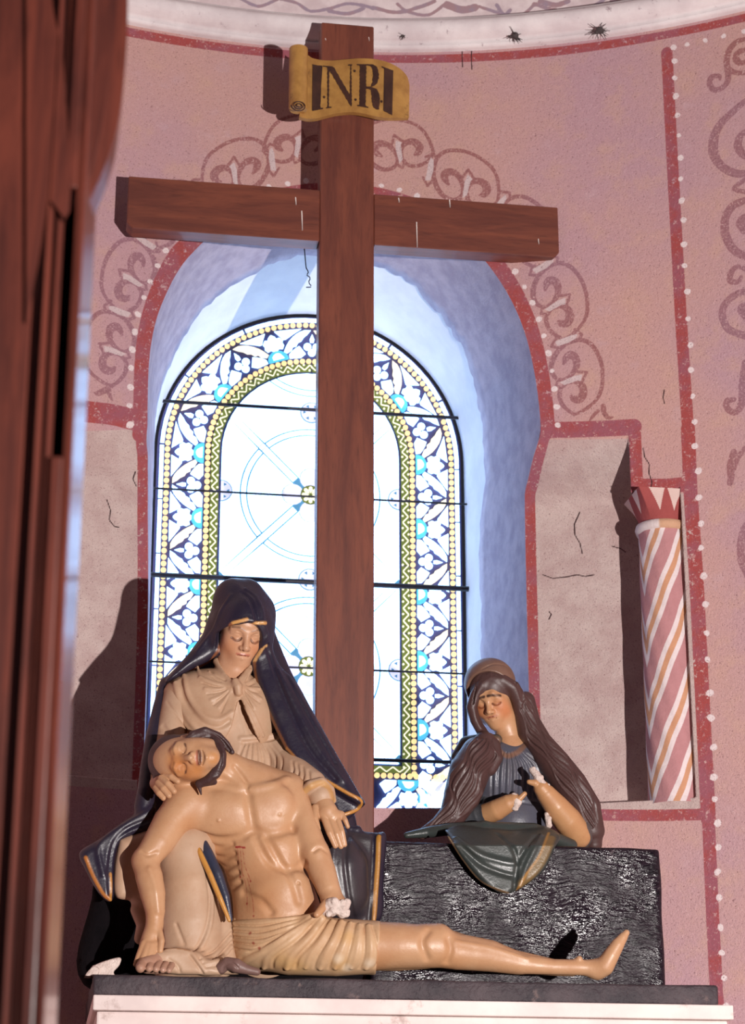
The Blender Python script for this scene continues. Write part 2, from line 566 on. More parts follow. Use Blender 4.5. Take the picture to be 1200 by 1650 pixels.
def wall_material():
    m, nt, b = new_mat('painted_plaster')
    t = NT(nt)
    n1 = t.noise(1.3, 3, .5); n2 = t.noise(9, 5, .6); n3 = t.noise(130, 3, .7); n4 = t.noise(46, 5, .7)
    pink = t.mix(t.ramp(n1, .35, .65), srgb(200, 158, 152), srgb(190, 152, 160))
    pink = t.mix(t.ramp(n2, .45, .75, 0, .5), pink, srgb(206, 166, 146))
    pink = t.mix(t.ramp(n2, .42, .22, 0, .45), pink, srgb(200, 168, 176))
    bei = t.mix(t.ramp(n2, .3, .7), srgb(204, 184, 178), srgb(186, 160, 156))
    pale = t.mix(n4, srgb(222, 205, 204), srgb(205, 185, 188))
    def mask(name, amp=.006, e=.0018):
        d = t.attr(name)
        w = t.math('MULTIPLY', t.math('SUBTRACT', n4, .5), amp)
        return t.ramp(t.math('ADD', d, w), -e, e)
    c = t.mix(mask('d_beige', .004), pink, bei)
    scr = t.mix(t.ramp(n1, .4, .6), srgb(148, 92, 92), srgb(150, 108, 120))
    wear = t.ramp(n3, .74, .48)
    c = t.mix(t.math('MULTIPLY', mask('d_scroll'), t.math('MULTIPLY', wear, .85)), c, scr)
    c = t.mix(t.math('MULTIPLY', mask('d_pale'), .85), c, pale)
    red = t.mix(t.ramp(n2, .36, .64), srgb(166, 78, 76), srgb(158, 92, 104))
    rw = t.math('MULTIPLY', mask('d_red', .004), t.ramp(t.math('ADD', n4, t.math('MULTIPLY', n3, .35)), .86, .74))
    c = t.mix(rw, c, red)
    c = t.mix(t.math('MULTIPLY', mask('d_dot', .014), .92), c, srgb(235, 220, 220))
    spk = t.ramp(n3, .40, .28)
    c = t.mix(t.math('MULTIPLY', spk, .75), c, srgb(112, 76, 78))
    c = t.mix(t.math('MULTIPLY', t.ramp(n3, .60, .72), .45), c, srgb(226, 196, 194))
    c = t.mix(t.math('MULTIPLY', t.ramp(t.noise(260, 2, .6), .46, .30), .5), c, srgb(140, 104, 106))
    c = t.mix(t.ramp(t.attr('d_crack'), -.0012, .0006), c, srgb(60, 40, 42))
    t.link(c, b.inputs['Base Color'])
    b.inputs['Roughness'].default_value = .85
    b.inputs['Specular IOR Level'].default_value = .15
    t.bump(t.math('ADD', t.math('MULTIPLY', n3, .9), n4), .55, .006, b)
    return m
M_WALL = wall_material()
wall = mesh_obj('wall_back', V3[vk], Fw, M_WALL, attrs=dict(d_red=D_RED[vk], d_scroll=D_SCR[vk], d_dot=D_DOT[vk], d_pale=D_PALE[vk], d_beige=D_BEI[vk], d_crack=D_CRK[vk]))
tag(wall, 'curved pink plaster apse wall with painted scrolls and red bands', kind='structure')

# ---- reveal of the window niche (loft between wall outline and glass outline)
GX, GHW, GSP, GBOT = .08, .623, 4.63, 3.0
def glass_path(d, n_arc=48, zb=GBOT):
    r = GHW - d
    th = np.linspace(math.pi, 0, n_arc)
    arc = np.stack([GX + r * np.cos(th), GSP + (r + .0) * np.sin(th)], -1)
    zs = np.linspace(zb, GSP, 14)[:-1]
    left = np.stack([np.full(13, GX - r), zs], -1)
    right = np.stack([np.full(13, GX + r), zs[::-1]], -1)
    return np.concatenate([left, arc, right])
_o3 = wall_point(OUT[:, 0], OUT[:, 1], RW + REC * rec_amount(OUT[:, 0], OUT[:, 1]))
gp = glass_path(-.012)
# match by fraction along left jamb / arch / right jamb
def tri_resample(p3, zcol, n=(40, 90, 40)):
    L = np.concatenate([[0], np.cumsum(np.linalg.norm(np.diff(p3, axis=0), axis=1))])
    zt = 4.62
    ia = np.argmax(p3[:, 2] > zt); ib = len(p3) - 1 - np.argmax(p3[::-1, 2] > zt)
    out = []
    for a, b_, k in ((0, ia, n[0]), (ia, ib, n[1]), (ib, len(p3) - 1, n[2])):
        t = np.linspace(L[a], L[b_], k, endpoint=(b_ == len(p3) - 1))
        out.append(np.stack([np.interp(t, L, p3[:, c]) for c in range(3)], -1))
    return np.concatenate(out)
A3 = tri_resample(_o3, 2)
g3 = np.stack([gp[:, 0], np.full(len(gp), WY), gp[:, 1]], -1)
B3 = tri_resample(g3, 2)
def loft(a, b, ts, wob=0.0, inset=0.0):
    rows = []
    for t in ts:
        tt = np.asarray(t)
        tt = tt[:, None] if tt.ndim else tt
        p = a * (1 - tt) + b * tt
        bulge = .03 * np.sin(np.pi * np.clip(tt, 0, 1))
        cen = np.array([GX, 0, 4.2])
        dirn = p - cen; dirn[:, 1] = 0; dirn /= np.linalg.norm(dirn, axis=1)[:, None]
        rows.append(p + dirn * (bulge * 0 + inset))
    return np.array(rows)
def grid_faces(r, c):
    i, j = np.meshgrid(np.arange(r - 1), np.arange(c - 1), indexing='ij')
    i = i.ravel(); j = j.ravel()
    return np.stack([i * c + j, i * c + j + 1, (i + 1) * c + j + 1, (i + 1) * c + j], -1)
nA = len(A3)
M_REV = plain('grey_rough_plaster', srgb(190, 178, 188), srgb(166, 154, 168), rough=.9, scale=14, bump=.4, bscale=120, spec=.1)
M_REVI = plain('white_smooth_plaster', srgb(238, 238, 240), srgb(224, 224, 230), rough=.8, scale=6, bump=.06, bscale=30, spec=.15)
rows = loft(A3, B3, np.linspace(0, 1, 14), inset=.010)
ri = mesh_obj('wall_reveal', rows.reshape(-1, 3), grid_faces(14, nA), M_REVI)
tag(ri, 'smooth whitewashed inner reveal around the stained glass', kind='structure')
# coarse plaster coat over the outer part, ending in a ragged broken edge
kk = np.linspace(0, 1, nA)
edge = np.interp(kk, [0, .12, .22, .30, .36, .42, .47, .52, .58, .64, .70, .78, .9, 1], [.85, .85, .82, .72, .62, .54, .48, .50, .50, .56, .64, .70, .73, .76])
edge = edge + .016 * np.sin(kk * 260) * np.sin(kk * 97) + .012 * np.sin(kk * 61 + 1) + RNG.uniform(-.008, .008, nA)
ts = [np.full(nA, 0.0)] + [edge * f for f in np.linspace(.1, 1, 9)]
r1 = loft(A3, B3, ts, inset=0.0)
r2 = loft(A3, B3, [edge], inset=.012)
rr = np.concatenate([r1, r2])
ro = mesh_obj('wall_reveal_plaster', rr.reshape(-1, 3), grid_faces(11, nA), M_REV)
tag(ro, 'rough grey plaster coat with a ragged broken edge in the window niche', kind='structure')

ce = r2[0].copy()
ck = mesh_obj('plaster_crack', *tube_mesh(ce + np.array([0, .001, 0]), .0026 * (1 + .6 * np.sin(kk * 140) * np.sin(kk * 47)), 6), plain('dark_crack', (.03, .02, .03)), ro)
# sill of the niche
sl = np.concatenate([wall_point(np.linspace(OUT[0, 0] - .0, OUT[-1, 0], 24), Z_SILL, RW),
                     np.stack([np.linspace(GX - GHW - .05, GX + GHW + .05, 24), np.full(24, WY + .05), np.full(24, Z_SILL + .06)], -1)])
M_SILL = plain('sill_stone', srgb(120, 100, 112), srgb(86, 72, 84), rough=.85, scale=12, bump=.3, bscale=60)
si = mesh_obj('window_sill', sl, grid_faces(2, 24), M_SILL)
tag(si, 'sloping stone sill below the stained glass', kind='structure')

# ---- cornice and semi-dome
prof = [(0, 0), (-.016, .004), (-.03, .012), (-.032, .03), (-.028, .036), (-.05, .05), (-.075, .075), (-.09, .105), (-.095, .14), (-.09, .172), (-.075, .198), (-.06, .21), (-.062, .228), (-.03, .236), (.02, .24)]
prof = np.array(prof)
ph = np.radians(np.linspace(-88, 88, 260))
prof[:, 1] *= .52
pp = np.stack([np.stack([XA + (RW + r) * np.sin(ph), YA + (RW + r) * np.cos(ph), np.full_like(ph, Z_CORN + z)], -1) for r, z in prof])
M_CORN = plain('limewashed_cornice', srgb(236, 228, 228), srgb(212, 200, 202), rough=.85, scale=5, bump=.15, bscale=50, spec=.15, dark=srgb(160, 140, 146), dscale=26)
co = mesh_obj('trim_cornice', pp.reshape(-1, 3), grid_faces(len(prof), len(ph)), M_CORN)
tag(co, 'white rounded cornice moulding running round the apse', kind='structure')

zc = Z_CORN + .124
el = np.radians(np.concatenate([np.linspace(0, 9, 70), np.linspace(10, 90, 18)]))
pd = np.radians(np.concatenate([np.linspace(-88, -16, 14), np.linspace(-15, 40, 420), np.linspace(41, 88, 10)]))
E_, H_ = np.meshgrid(el, pd, indexing='ij')
RD = RW + .015
dv = np.stack([XA + RD * np.cos(E_) * np.sin(H_), YA + RD * np.cos(E_) * np.cos(H_), zc + RD * np.sin(E_)], -1)
du, dvv = proj(dv)
dd = np.full(du.shape, -9.)
def dstroke(pts, w):
    pts = spline(np.array(pts, float), 3)
    for a, b_ in zip(pts[:-1], pts[1:]):
        e = b_ - a
        t_ = np.clip(((du - a[0]) * e[0] + (dvv - a[1]) * e[1]) / (e @ e), 0, 1)
        np.maximum(dd, w - np.hypot(du - a[0] - t_ * e[0], dvv - a[1] - t_ * e[1]), out=dd)
for pts, w in (([(385, -3), (415, 10), (440, 2), (455, -6)], 2.5), ([(450, -2), (478, 5), (500, 18), (530, 14), (560, 6), (590, 10), (600, 14)], 2.5),
               ([(530, 18), (560, 22), (585, 14)], 3), ([(600, 12), (640, 20), (680, 10), (700, 2)], 3), ([(640, 6), (655, 18), (690, 24), (720, 4)], 2.5),
               ([(720, 8), (745, 16), (765, 12)], 6), ([(770, 10), (800, 20), (830, 28), (845, 22), (860, 8)], 2.5), ([(800, 8), (812, 24), (822, 16)], 3),
               ([(860, 6), (890, 16), (930, 22), (960, 8), (980, -6)], 3), ([(870, 2), (895, 8), (915, 2)], 4), ([(985, 2), (1000, 4), (1022, 10), (1040, -4)], 3.5),
               ([(1060, 0), (1085, 3), (1100, -4)], 3)):
    dstroke(pts, w)
def dome_material():
    m, nt, b = new_mat('painted_dome_plaster')
    t = NT(nt)
    n2 = t.noise(10, 5, .6); n4 = t.noise(50, 5, .7)
    c = t.mix(t.ramp(n2, .35, .65), srgb(228, 214, 214), srgb(206, 188, 190))
    d = t.math('ADD', t.attr('d_scroll'), t.math('MULTIPLY', t.math('SUBTRACT', n4, .5), 3.))
    c = t.mix(t.math('MULTIPLY', t.ramp(d, -.8, .8), .8), c, t.mix(t.ramp(n2, .4, .6), srgb(146, 104, 112), srgb(140, 122, 142)))
    t.link(c, b.inputs['Base Color']); b.inputs['Roughness'].default_value = .9
    t.bump(n4, .2, .006, b)
    return m
do = mesh_obj('ceiling', dv.reshape(-1, 3), grid_faces(len(el), len(pd)), dome_material(), attrs=dict(d_scroll=dd.ravel()))
tag(do, 'pale half dome of the apse with a faded painted frieze', kind='structure')

# floor of the choir
fl = box('floor', (-5, -2.5, -.1), (5, 8.2, 0), plain('floor_stone', srgb(150, 128, 118), srgb(120, 100, 92), rough=.7, scale=3))
tag(fl, 'stone choir floor', kind='structure')

# ---- engaged column in the corner of the panel, with painted spiral
def column():
    base = W(1078., 1300., RW + .1); top = W(1064., 862., RW + .1)
    pc = [None, None]
    lo = P(1086., 1299., 6.95); hi = P(1068., 858., 6.95)
    ax = (lo[0] + hi[0]) / 2; ay = 6.95
    z0, z1 = lo[2], hi[2]
    root = empty('engaged_column', 'plaster half column painted with slanting white and orange stripes beside the pale panel', 'column', (ax, ay, z0))
    n, k = 640, 300
    th = np.linspace(0, 2 * np.pi, k + 1)
    zz = np.linspace(z0, z1, n)
    r = .092
    T, Zg = np.meshgrid(th, zz, indexing='ij')
    rr = r * np.interp(Zg, [z0, z0 + .02, z1], [1.04, 1.0, .93]) + .0012 * np.sin(T * 9 + Zg * 31)
    X = ax + rr * np.sin(T); Y = ay - rr * np.cos(T)
    ang = (T + np.pi) % (2 * np.pi) - np.pi              # 0 faces the viewer, + to the right
    per = .262
    a0 = -1.3
    q = (Zg - z0) - .21 * np.abs(ang - a0) * np.where(ang > a0, 1, 1.2) + .004 * np.sin(Zg * 23 + T * 3)
    f = (q / per + .12) % 1.0
    c_m = np.array(srgb(186, 134, 136)); c_w = np.array(srgb(226, 212, 212)); c_o = np.array(srgb(202, 150, 118))
    col = np.where(((f < .17) | ((f > .36) & (f < .53)))[..., None], c_w, np.where(((f >= .17) & (f <= .36))[..., None], c_o, c_m))
    Vc = np.stack([X, Y, Zg], -1).reshape(-1, 3)
    mc = plain('striped_plaster', (1, 1, 1), (.8, .74, .74), rough=.85, scale=30, bump=.3, bscale=120, spec=.15, colattr=True)
    o = mesh_obj('shaft', Vc, grid_faces(k + 1, n), mc, col=col.reshape(-1, 3)); child(o, root)
    # ring
    ring_p = [(.080, -.012), (.094, -.008), (.098, .008), (.094, .022), (.082, .026)]
    def lathe(name, prof_, mt, colf=None, kk_=72):
        tt = np.linspace(0, 2 * np.pi, kk_ + 1)
        vs = np.array([[(ax + p_[0] * math.sin(a), ay - p_[0] * math.cos(a), z1 + p_[1]) for p_ in prof_] for a in tt])
        cc = None
        if colf is not None: cc = np.array([[colf(a, p_[1]) for p_ in prof_] for a in tt]).reshape(-1, 3)
        return child(mesh_obj(name, vs.reshape(-1, 3), grid_faces(kk_ + 1, len(prof_)), mt, col=cc), root)
    def ringc(a, z):
        return srgb(202, 160, 130) if math.sin(a) > -.35 else srgb(222, 208, 206)
    lathe('neck_ring', ring_p, mc, ringc)
    # flared cushion capital: round below, square above; painted with lobes
    zc0, zc1 = z1 + .022, P(1060., 790., 6.88)[2]
    m_, kk_ = 90, 288
    vs = []; cs = []
    red = srgb(158, 80, 78); pal = srgb(214, 188, 180)
    for i in range(kk_ + 1):
        a = 2 * math.pi * i / kk_
        sa, ca = math.sin(a), math.cos(a)
        sq = .100 / max(abs(sa), abs(ca))
        for j in range(m_ + 1):
            f_ = j / m_
            rad = .080 + (sq - .080) * f_ ** 1.4
            vs.append((ax - .010 * f_ + rad * sa, ay - rad * ca, zc0 + (zc1 - zc0) * f_))
            lob = abs(((math.degrees(a) + 8 + 27.) % 54.) - 27.) / 27.        # 0 at lobe centre
            cs.append(pal if (f_ > .30 and lob > 1 - (f_ - .30) * .80) else red)
    cp = mesh_obj('capital', np.array(vs), grid_faces(kk_ + 1, m_ + 1), mc, col=np.array(cs)); child(cp, root)
column()
# ================================================================== stained glass window
win = bpy.data.objects.new('window_1', None); COL.objects.link(win)
tag(win, 'round-headed stained glass window with pearled borders and rosettes', kind='structure')
SKY = 4.6
M_LEAD = plain('glare_violet_lead', (.045, .038, .10), (.06, .05, .13), rough=.6)  # violet cast of the window's glare put into the lead colour
M_G = dict(
    white=emit_mat('clear_glass', (.38, .62, 1.0), SKY),
    leaf=emit_mat('straw_glass', (1.0, .92, .68), 1.3),
    flower=emit_mat('pale_glass', (.38, .64, 1.0), SKY * .95),
    blue=emit_mat('turquoise_glass', (.10, .55, .85), 1.2),
    bead=emit_mat('amber_glass', (1.0, .74, .34), 1.25),
    green=emit_mat('olive_glass', (.16, .20, .05), .8),
    zig=emit_mat('cream_glass', (1.0, .96, .70), 1.1),
    lilac=emit_mat('lilac_glass', (.62, .64, 1.0), 1.35),
    line=emit_mat('blue_line_glass', (.10, .30, .50), .8))
def plate_mesh(poly, th=.006):
    """verts, faces for a plate in window coordinates (x, z)"""
    n = len(poly)
    v = [(p[0], WY - .004, p[1]) for p in poly] + [(p[0], WY - .004 - th, p[1]) for p in poly]
    f = [tuple(range(n))[::-1], tuple(range(n, 2 * n))] + [(i, (i + 1) % n, n + (i + 1) % n, n + i) for i in range(n)]
    return v, f
def area(p):
    p = np.asarray(p); x, y = p[:, 0], p[:, 1]
    return .5 * np.sum(x * np.roll(y, -1) - y * np.roll(x, -1))
def dilate(poly, d):
    q = np.array(poly, float)
    if area(q) < 0: q = q[::-1]
    a = q - np.roll(q, 1, 0); b = np.roll(q, -1, 0) - q
    a /= np.linalg.norm(a, axis=1)[:, None] + 1e-9; b /= np.linalg.norm(b, axis=1)[:, None] + 1e-9
    n = np.stack([a[:, 1] + b[:, 1], -a[:, 0] - b[:, 0]], -1)
    n /= np.maximum(np.linalg.norm(n, axis=1), .9)[:, None]
    return [tuple(x) for x in q + n * d]
def pane(poly, m, name='glass_pane', th=.006, grow=0.0):
    poly = [tuple(p) for p in poly]
    if grow: poly = dilate(poly, grow)
    if len(poly) < 3 or abs(area(poly)) < 2e-5: return None
    if area(poly) < 0: poly = poly[::-1]
    v, f = plate_mesh(poly, th)
    o = mesh_obj(name, v, f, M_G[m] if isinstance(m, str) else m, win, shade=False)
    return o

# the lead sheet behind everything (its bare bands read as leading)
sheet = glass_path(-.008, zb=2.95)
v, f = plate_mesh([tuple(p) for p in sheet], .004)
v = [(x, y + .012, z) for x, y, z in v]
mesh_obj('lead_came', v, f, M_LEAD, win, shade=False)

# path along the inner edge of the main border; position by length from the apex
def along(l, d):
    """l: signed length along the line at depth .183, 0 at the apex, + to the right; d: depth from the outer edge -> point"""
    r0 = GHW - .183
    q = r0 * math.pi / 2
    r = GHW - d
    sgn = 1 if l >= 0 else -1
    a = abs(l)
    if a <= q:
        th = a / r0
        return (GX + sgn * r * math.sin(th), GSP + r * math.cos(th))
    return (GX + sgn * r, GSP - (a - q))
QL = (GHW - .183) * math.pi / 2
ZB1 = P(640., 1237., WY)[2]                # bottom of the inner field
ZBB = P(640., 1251., WY)[2]                # lower pearl row
LMAX = QL + GSP - GBOT - .02
# outer clear strip, in lengths
l = -LMAX
cuts = np.arange(-LMAX, LMAX, .232)
for a, b_ in zip(cuts[:-1], cuts[1:]):
    n = 7
    ls = np.linspace(a + .004, b_ - .004, n)
    pane([along(x, .003) for x in ls] + [along(x, .019) for x in ls[::-1]], 'white')

# pearls
def circ(c, r, n=10): return [(c[0] + r * math.cos(t), c[1] + r * math.sin(t)) for t in np.linspace(0, 2 * math.pi, n, endpoint=False)]
bead_spots = []
bm_v, bm_f = plate_mesh(circ((0, 0), .0112, 10), .006)
bead_me = None
def beads(pts, big=True):
    global bead_me
    for p in pts: bead_spots.append(p)
def path_pts(d, step, lmax=LMAX):
    ls = np.linspace(-lmax, lmax, 1600); q = np.array([along(x, d) for x in ls])
    return resample(q, step)
outer = path_pts(.034, .0272)
beads(outer)
zin = QL + GSP - ZBB
inner = path_pts(.199, .0262, zin - .01)
beads(inner)
beads([(x, ZBB) for x in np.arange(GX - GHW + .06, GX + GHW - .05, .0262) if True])
vis = []
for p in bead_spots:
    u_, v_ = proj(np.array([p[0], WY, p[1]]))
    hid = (505 < u_ < 610) or v_ > 1310 or (v_ > 1000 and 260 < u_ < 560)
    vis.append((hid, p))
vis.sort(key=lambda t: t[0])
for i, (h, p) in enumerate(vis[:300]):
    if bead_me is None:
        o = pane(circ((0, 0), .0112, 10), 'bead', 'glass_bead'); bead_me = o.data
    else:
        o = bpy.data.objects.new('glass_bead', bead_me); COL.objects.link(o); o.parent = win
    o.location = (p[0], 0, p[1])
rest_v, rest_f = [], []
for h, p in vis[300:]:
    k = len(rest_v)
    v, f = plate_mesh(circ(p, .0112, 10)); rest_v += v; rest_f += [tuple(i + k for i in q) for q in f]
if rest_v:
    tag(mesh_obj('glass_bead', rest_v, rest_f, M_G['bead'], win, shade=False), kind='stuff')

# main border: rosette halves, flowers, leaves, berries
PER = .281
def unit_border(l0, lo=-1e9, hi=1e9, frame=None):
    A = frame or (lambda t, n: along(l0 + t, .183 - n))
    def put(pts, m): pane([A(t, n) for t, n in pts], m, grow=.0034)
    th = np.linspace(0, math.pi, 13)
    put([(.040 * math.cos(a), .002 + .040 * math.sin(a)) for a in th], 'blue')
    o = pane([A(.026 * math.cos(a) * (1 - .18 * abs(math.sin(2.5 * a))), .006 + .027 * math.sin(a)) for a in th], 'flower', th=.009)
    fl = [(.006, .046), (.014, .056), (.028, .052), (.034, .064), (.030, .076), (.034, .086), (.026, .098), (.014, .096), (.010, .106), (0, .116)]
    put(fl + [(-a, b_) for a, b_ in fl[::-1]], 'flower')
    for sg in (1, -1):
        lf = [(.034, .036), (.042, .030), (.060, .040), (.066, .054), (.080, .056), (.088, .072), (.100, .078), (.110, .096), (.122, .108), (.134, .124),
              (.116, .122), (.100, .114), (.086, .104), (.072, .090), (.058, .074), (.046, .056)]
        put([(sg * a, b_) for a, b_ in lf], 'leaf' if sg < 0 else 'flower')
        put([(sg * a, b_) for a, b_ in ((.018, .131), (.104, .131), (.074, .112), (.046, .092), (.040, .092), (.034, .106))], 'white')
        put([(sg * a, b_) for a, b_ in ((.050, .004), (.094, .004), (.112, .018), (.092, .050), (.080, .042), (.062, .028), (.052, .018))], 'white')
def berries(l0, frame=None):
    A = frame or (lambda t, n: along(l0 + t, .183 - n))
    for t, n in ((0, .024), (-.017, .050), (.017, .050)):
        c = A(t, n); pane(circ(c, .0165, 12), 'flower')
    pane([A(t, n) for t, n in ((-.006, .070), (.006, .070), (.008, .084), (0, .108), (-.008, .084))], 'flower')
nU = int((LMAX) / PER) + 1
for i in range(nU):
    for sg in (1, -1):
        l0 = sg * (PER / 2 + i * PER)
        x, z = along(l0, .1)
        if z > GBOT + .12: unit_border(l0)
        if z > GBOT + .22: berries(l0 + sg * PER / 2)
berries(0)
# bottom border, seen between the cross and the kneeling woman
for k in range(-1, 3):
    x0 = GX + .0 + (k - .5) * PER * .95
    unit_border(0, frame=lambda t, n, x0=x0: (x0 - t, ZBB - .016 - n))
pane([(GX + GHW - .15, ZBB - .02), (GX + GHW - .05, ZBB - .02), (GX + GHW - .05, ZBB - .16), (GX + GHW - .15, ZBB - .16)], 'lilac')

# zigzag band: olive glass with cream chevrons
def zig(lo, hi):
    n = max(3, int(abs(hi - lo) / .05))
    ls = np.linspace(lo, hi, n)
    pane([along(x, .2125) for x in ls] + [along(x, .2465) for x in ls[::-1]], 'green')
zcuts = np.linspace(-(zin - .01), zin - .01, 15)
for a, b_ in zip(zcuts[:-1], zcuts[1:]): zig(a + .003, b_ - .003)
step = .0262
nz = int(zin * 2 / step)
ZV, ZF = [], []
def addplate(poly):
    if area(poly) < 0: poly = poly[::-1]
    v, f = plate_mesh([tuple(p) for p in poly], .009)
    k = len(ZV); ZV.extend(v); ZF.extend(tuple(i + k for i in q) for q in f)
for i in range(nz):
    l0 = -zin + .012 + i * step
    up = i % 2 == 0
    d0, d1 = (.217, .241) if up else (.241, .217)
    addplate([along(l0, d0), along(l0 + .008, d0), along(l0 + step + .008, d1), along(l0 + step, d1)])
    addplate(circ(along(l0 + (.002 if True else 0), d1), .0048, 6))
xs = np.arange(GX - GHW + .25, GX + GHW - .25, step)
pane([(GX - GHW + .25, ZB1 + .004), (GX + GHW - .25, ZB1 + .004), (GX + GHW - .25, ZB1 - .024 + .0), (GX - GHW + .25, ZB1 - .024)], 'green')
for i, x in enumerate(xs):
    a, b_ = (ZB1 + .0, ZB1 - .02) if i % 2 else (ZB1 - .02, ZB1 + .0)
    addplate([(x, a), (x + .008, a), (x + step + .008, b_), (x + step, b_)])
tag(mesh_obj('chevron_glass', ZV, ZF, M_G['zig'], win, shade=False), kind='stuff')

# centre field
FD = .256
FHW = GHW - FD
def clip(poly, inside, inter):
    out = []
    for i in range(len(poly)):
        a, b_ = poly[i], poly[(i + 1) % len(poly)]
        ia, ib = inside(a), inside(b_)
        if ia: out.append(a)
        if ia != ib: out.append(inter(a, b_))
    return out
field_poly = [tuple(p) for p in glass_path(FD, 28, zb=ZB1 + .012)]
def clip_field(poly):
    n = len(field_poly)
    for i in range(n):
        a = field_poly[i]; b_ = field_poly[(i + 1) % n]
        ex, ez = b_[0] - a[0], b_[1] - a[1]
        if abs(ex) + abs(ez) < 1e-9: continue
        ins = lambda p: (ex * (p[1] - a[1]) - ez * (p[0] - a[0])) <= 1e-9
        def inter(p, q):
            fp = ex * (p[1] - a[1]) - ez * (p[0] - a[0]); fq = ex * (q[1] - a[1]) - ez * (q[0] - a[0])
            t = fp / (fp - fq); return (p[0] + t * (q[0] - p[0]), p[1] + t * (q[1] - p[1]))
        poly = clip(poly, ins, inter)
        if len(poly) < 3: return []
    return poly
v, f = plate_mesh(field_poly, .003)
fb = mesh_obj('field_glass', v, f, M_G['line'], win, shade=False)
def fp(poly, m='white', th=.006):
    p = clip_field([tuple(q) for q in poly])
    if len(p) >= 3: pane(p, m, th=th)
CZ = P(497., 799., WY)[2]
CELL = P(497., 799., WY)[2] - P(493., 1075., WY)[2]
R1, R2, BARH, GAPL = .262, .288, .013, .0030
for k in (-2, -1, 0, 1):
    cz = CZ + k * CELL
    hx, hz = FHW, CELL / 2
    for q in range(4):
        c0 = q * math.pi / 2
        def ang(r, side): return c0 + side * (math.pi / 4 - (BARH + GAPL * 2) / r)
        inner_r = .105
        ths = np.linspace(ang(R1, -1), ang(R1, 1), 17)
        arc = [(GX + (R1 - GAPL) * math.cos(t), cz + (R1 - GAPL) * math.sin(t)) for t in ths]
        ths2 = np.linspace(ang(inner_r, 1), ang(inner_r, -1), 7)
        # scalloped inner edge round the petal
        pet_c = .072
        arc2 = [(GX + pet_c * math.cos(c0) + .047 * math.cos(c0 + t), cz + pet_c * math.sin(c0) + .047 * math.sin(c0 + t)) for t in np.linspace(1.5, -1.5, 11)]
        corner = lambda s: (GX + .075 * math.cos(ang(.075, s)), cz + .075 * math.sin(ang(.075, s)))
        fp(arc + [corner(1)] + arc2 + [corner(-1)])
        # petal
        fp(circ((GX + pet_c * math.cos(c0), cz + pet_c * math.sin(c0)), .0445, 16), 'lilac', .007)
        # ring quarter
        ths = np.linspace(ang(R1, -1), ang(R1, 1), 17)
        fp([(GX + (R1 + GAPL) * math.cos(t), cz + (R1 + GAPL) * math.sin(t)) for t in ths] +
           [(GX + (R2 - GAPL) * math.cos(t), cz + (R2 - GAPL) * math.sin(t)) for t in ths[::-1]])
        # bar on the diagonal
        dx, dz = math.cos(c0 + math.pi / 4), math.sin(c0 + math.pi / 4)
        nxx, nzz = -dz * BARH, dx * BARH
        for ra, rb in ((.09, R1 + .01), (R1 + .013, R2 + .003), (R2 + .006, .50)):
            pts = [(GX + dx * ra + nxx, cz + dz * ra + nzz), (GX + dx * ra - nxx, cz + dz * ra - nzz),
                   (GX + dx * rb - nxx, cz + dz * rb - nzz), (GX + dx * rb + nxx, cz + dz * rb + nzz)]
            lim = hz - .001
            pts = clip(pts, lambda p: p[1] <= cz + lim, lambda a, b_: (a[0] + (b_[0] - a[0]) * (cz + lim - a[1]) / (b_[1] - a[1]), cz + lim))
            if len(pts) > 2: pts = clip(pts, lambda p: p[1] >= cz - lim, lambda a, b_: (a[0] + (b_[0] - a[0]) * (cz - lim - a[1]) / (b_[1] - a[1]), cz - lim))
            if len(pts) > 2: fp(pts)
        # spandrel outside the ring
        ths = np.linspace(ang(R2, -1), ang(R2, 1), 17)
        arc = [(GX + (R2 + GAPL) * math.cos(t), cz + (R2 + GAPL) * math.sin(t)) for t in ths]
        if q % 2 == 0:
            sx = 1 if q == 0 else -1
            e1 = [(GX + sx * hx, cz + sx * (hx - .021)), (GX + sx * hx, cz - sx * (hx - .021))]
        else:
            sz = 1 if q == 1 else -1
            e1 = [(GX - sz * (hz - .021), cz + sz * (hz - .001)), (GX + sz * (hz - .021), cz + sz * (hz - .001))]
        fp(arc + e1)
    # hub
    fp(circ((GX, cz), .042, 16), 'green', .009)
    for t in np.linspace(0, 2 * math.pi, 8, endpoint=False):
        fp([(GX + a * math.cos(t) - b_ * math.sin(t), cz + a * math.sin(t) + b_ * math.cos(t)) for a, b_ in ((.006, 0), (.020, .0085), (.033, .007), (.037, 0), (.033, -.007), (.020, -.0085))], 'zig', .011)
    # small roundels between the cells and at the sides
    for c in ((GX, cz + CELL / 2), (GX - FHW, cz), (GX + FHW, cz)):
        fp(circ(c, .047, 18), 'line', .008); fp(circ(c, .043, 18), 'lilac', .010)
        for t in np.linspace(0, 2 * math.pi, 6, endpoint=False):
            fp([(c[0] + a * math.cos(t) - b_ * math.sin(t), c[1] + a * math.sin(t) + b_ * math.cos(t)) for a, b_ in ((.022, 0), (.034, .007), (.034, -.007))], 'line', .012)
    # trefoil sprays painted in faint line inside the ring
    for q in range(8):
        t0 = q * math.pi / 4 + math.pi / 8 * 0
        for rr_, off in ((.165, 0), (.192, .10), (.192, -.10), (.216, 0)):
            if q % 2: continue
            c = (GX + rr_ * math.cos(t0 + off), cz + rr_ * math.sin(t0 + off))
            cir = circ(c, .0155, 12); ci = circ(c, .0143, 12)
            fp(cir, 'line', .0068); fp(ci, 'white', .0080)

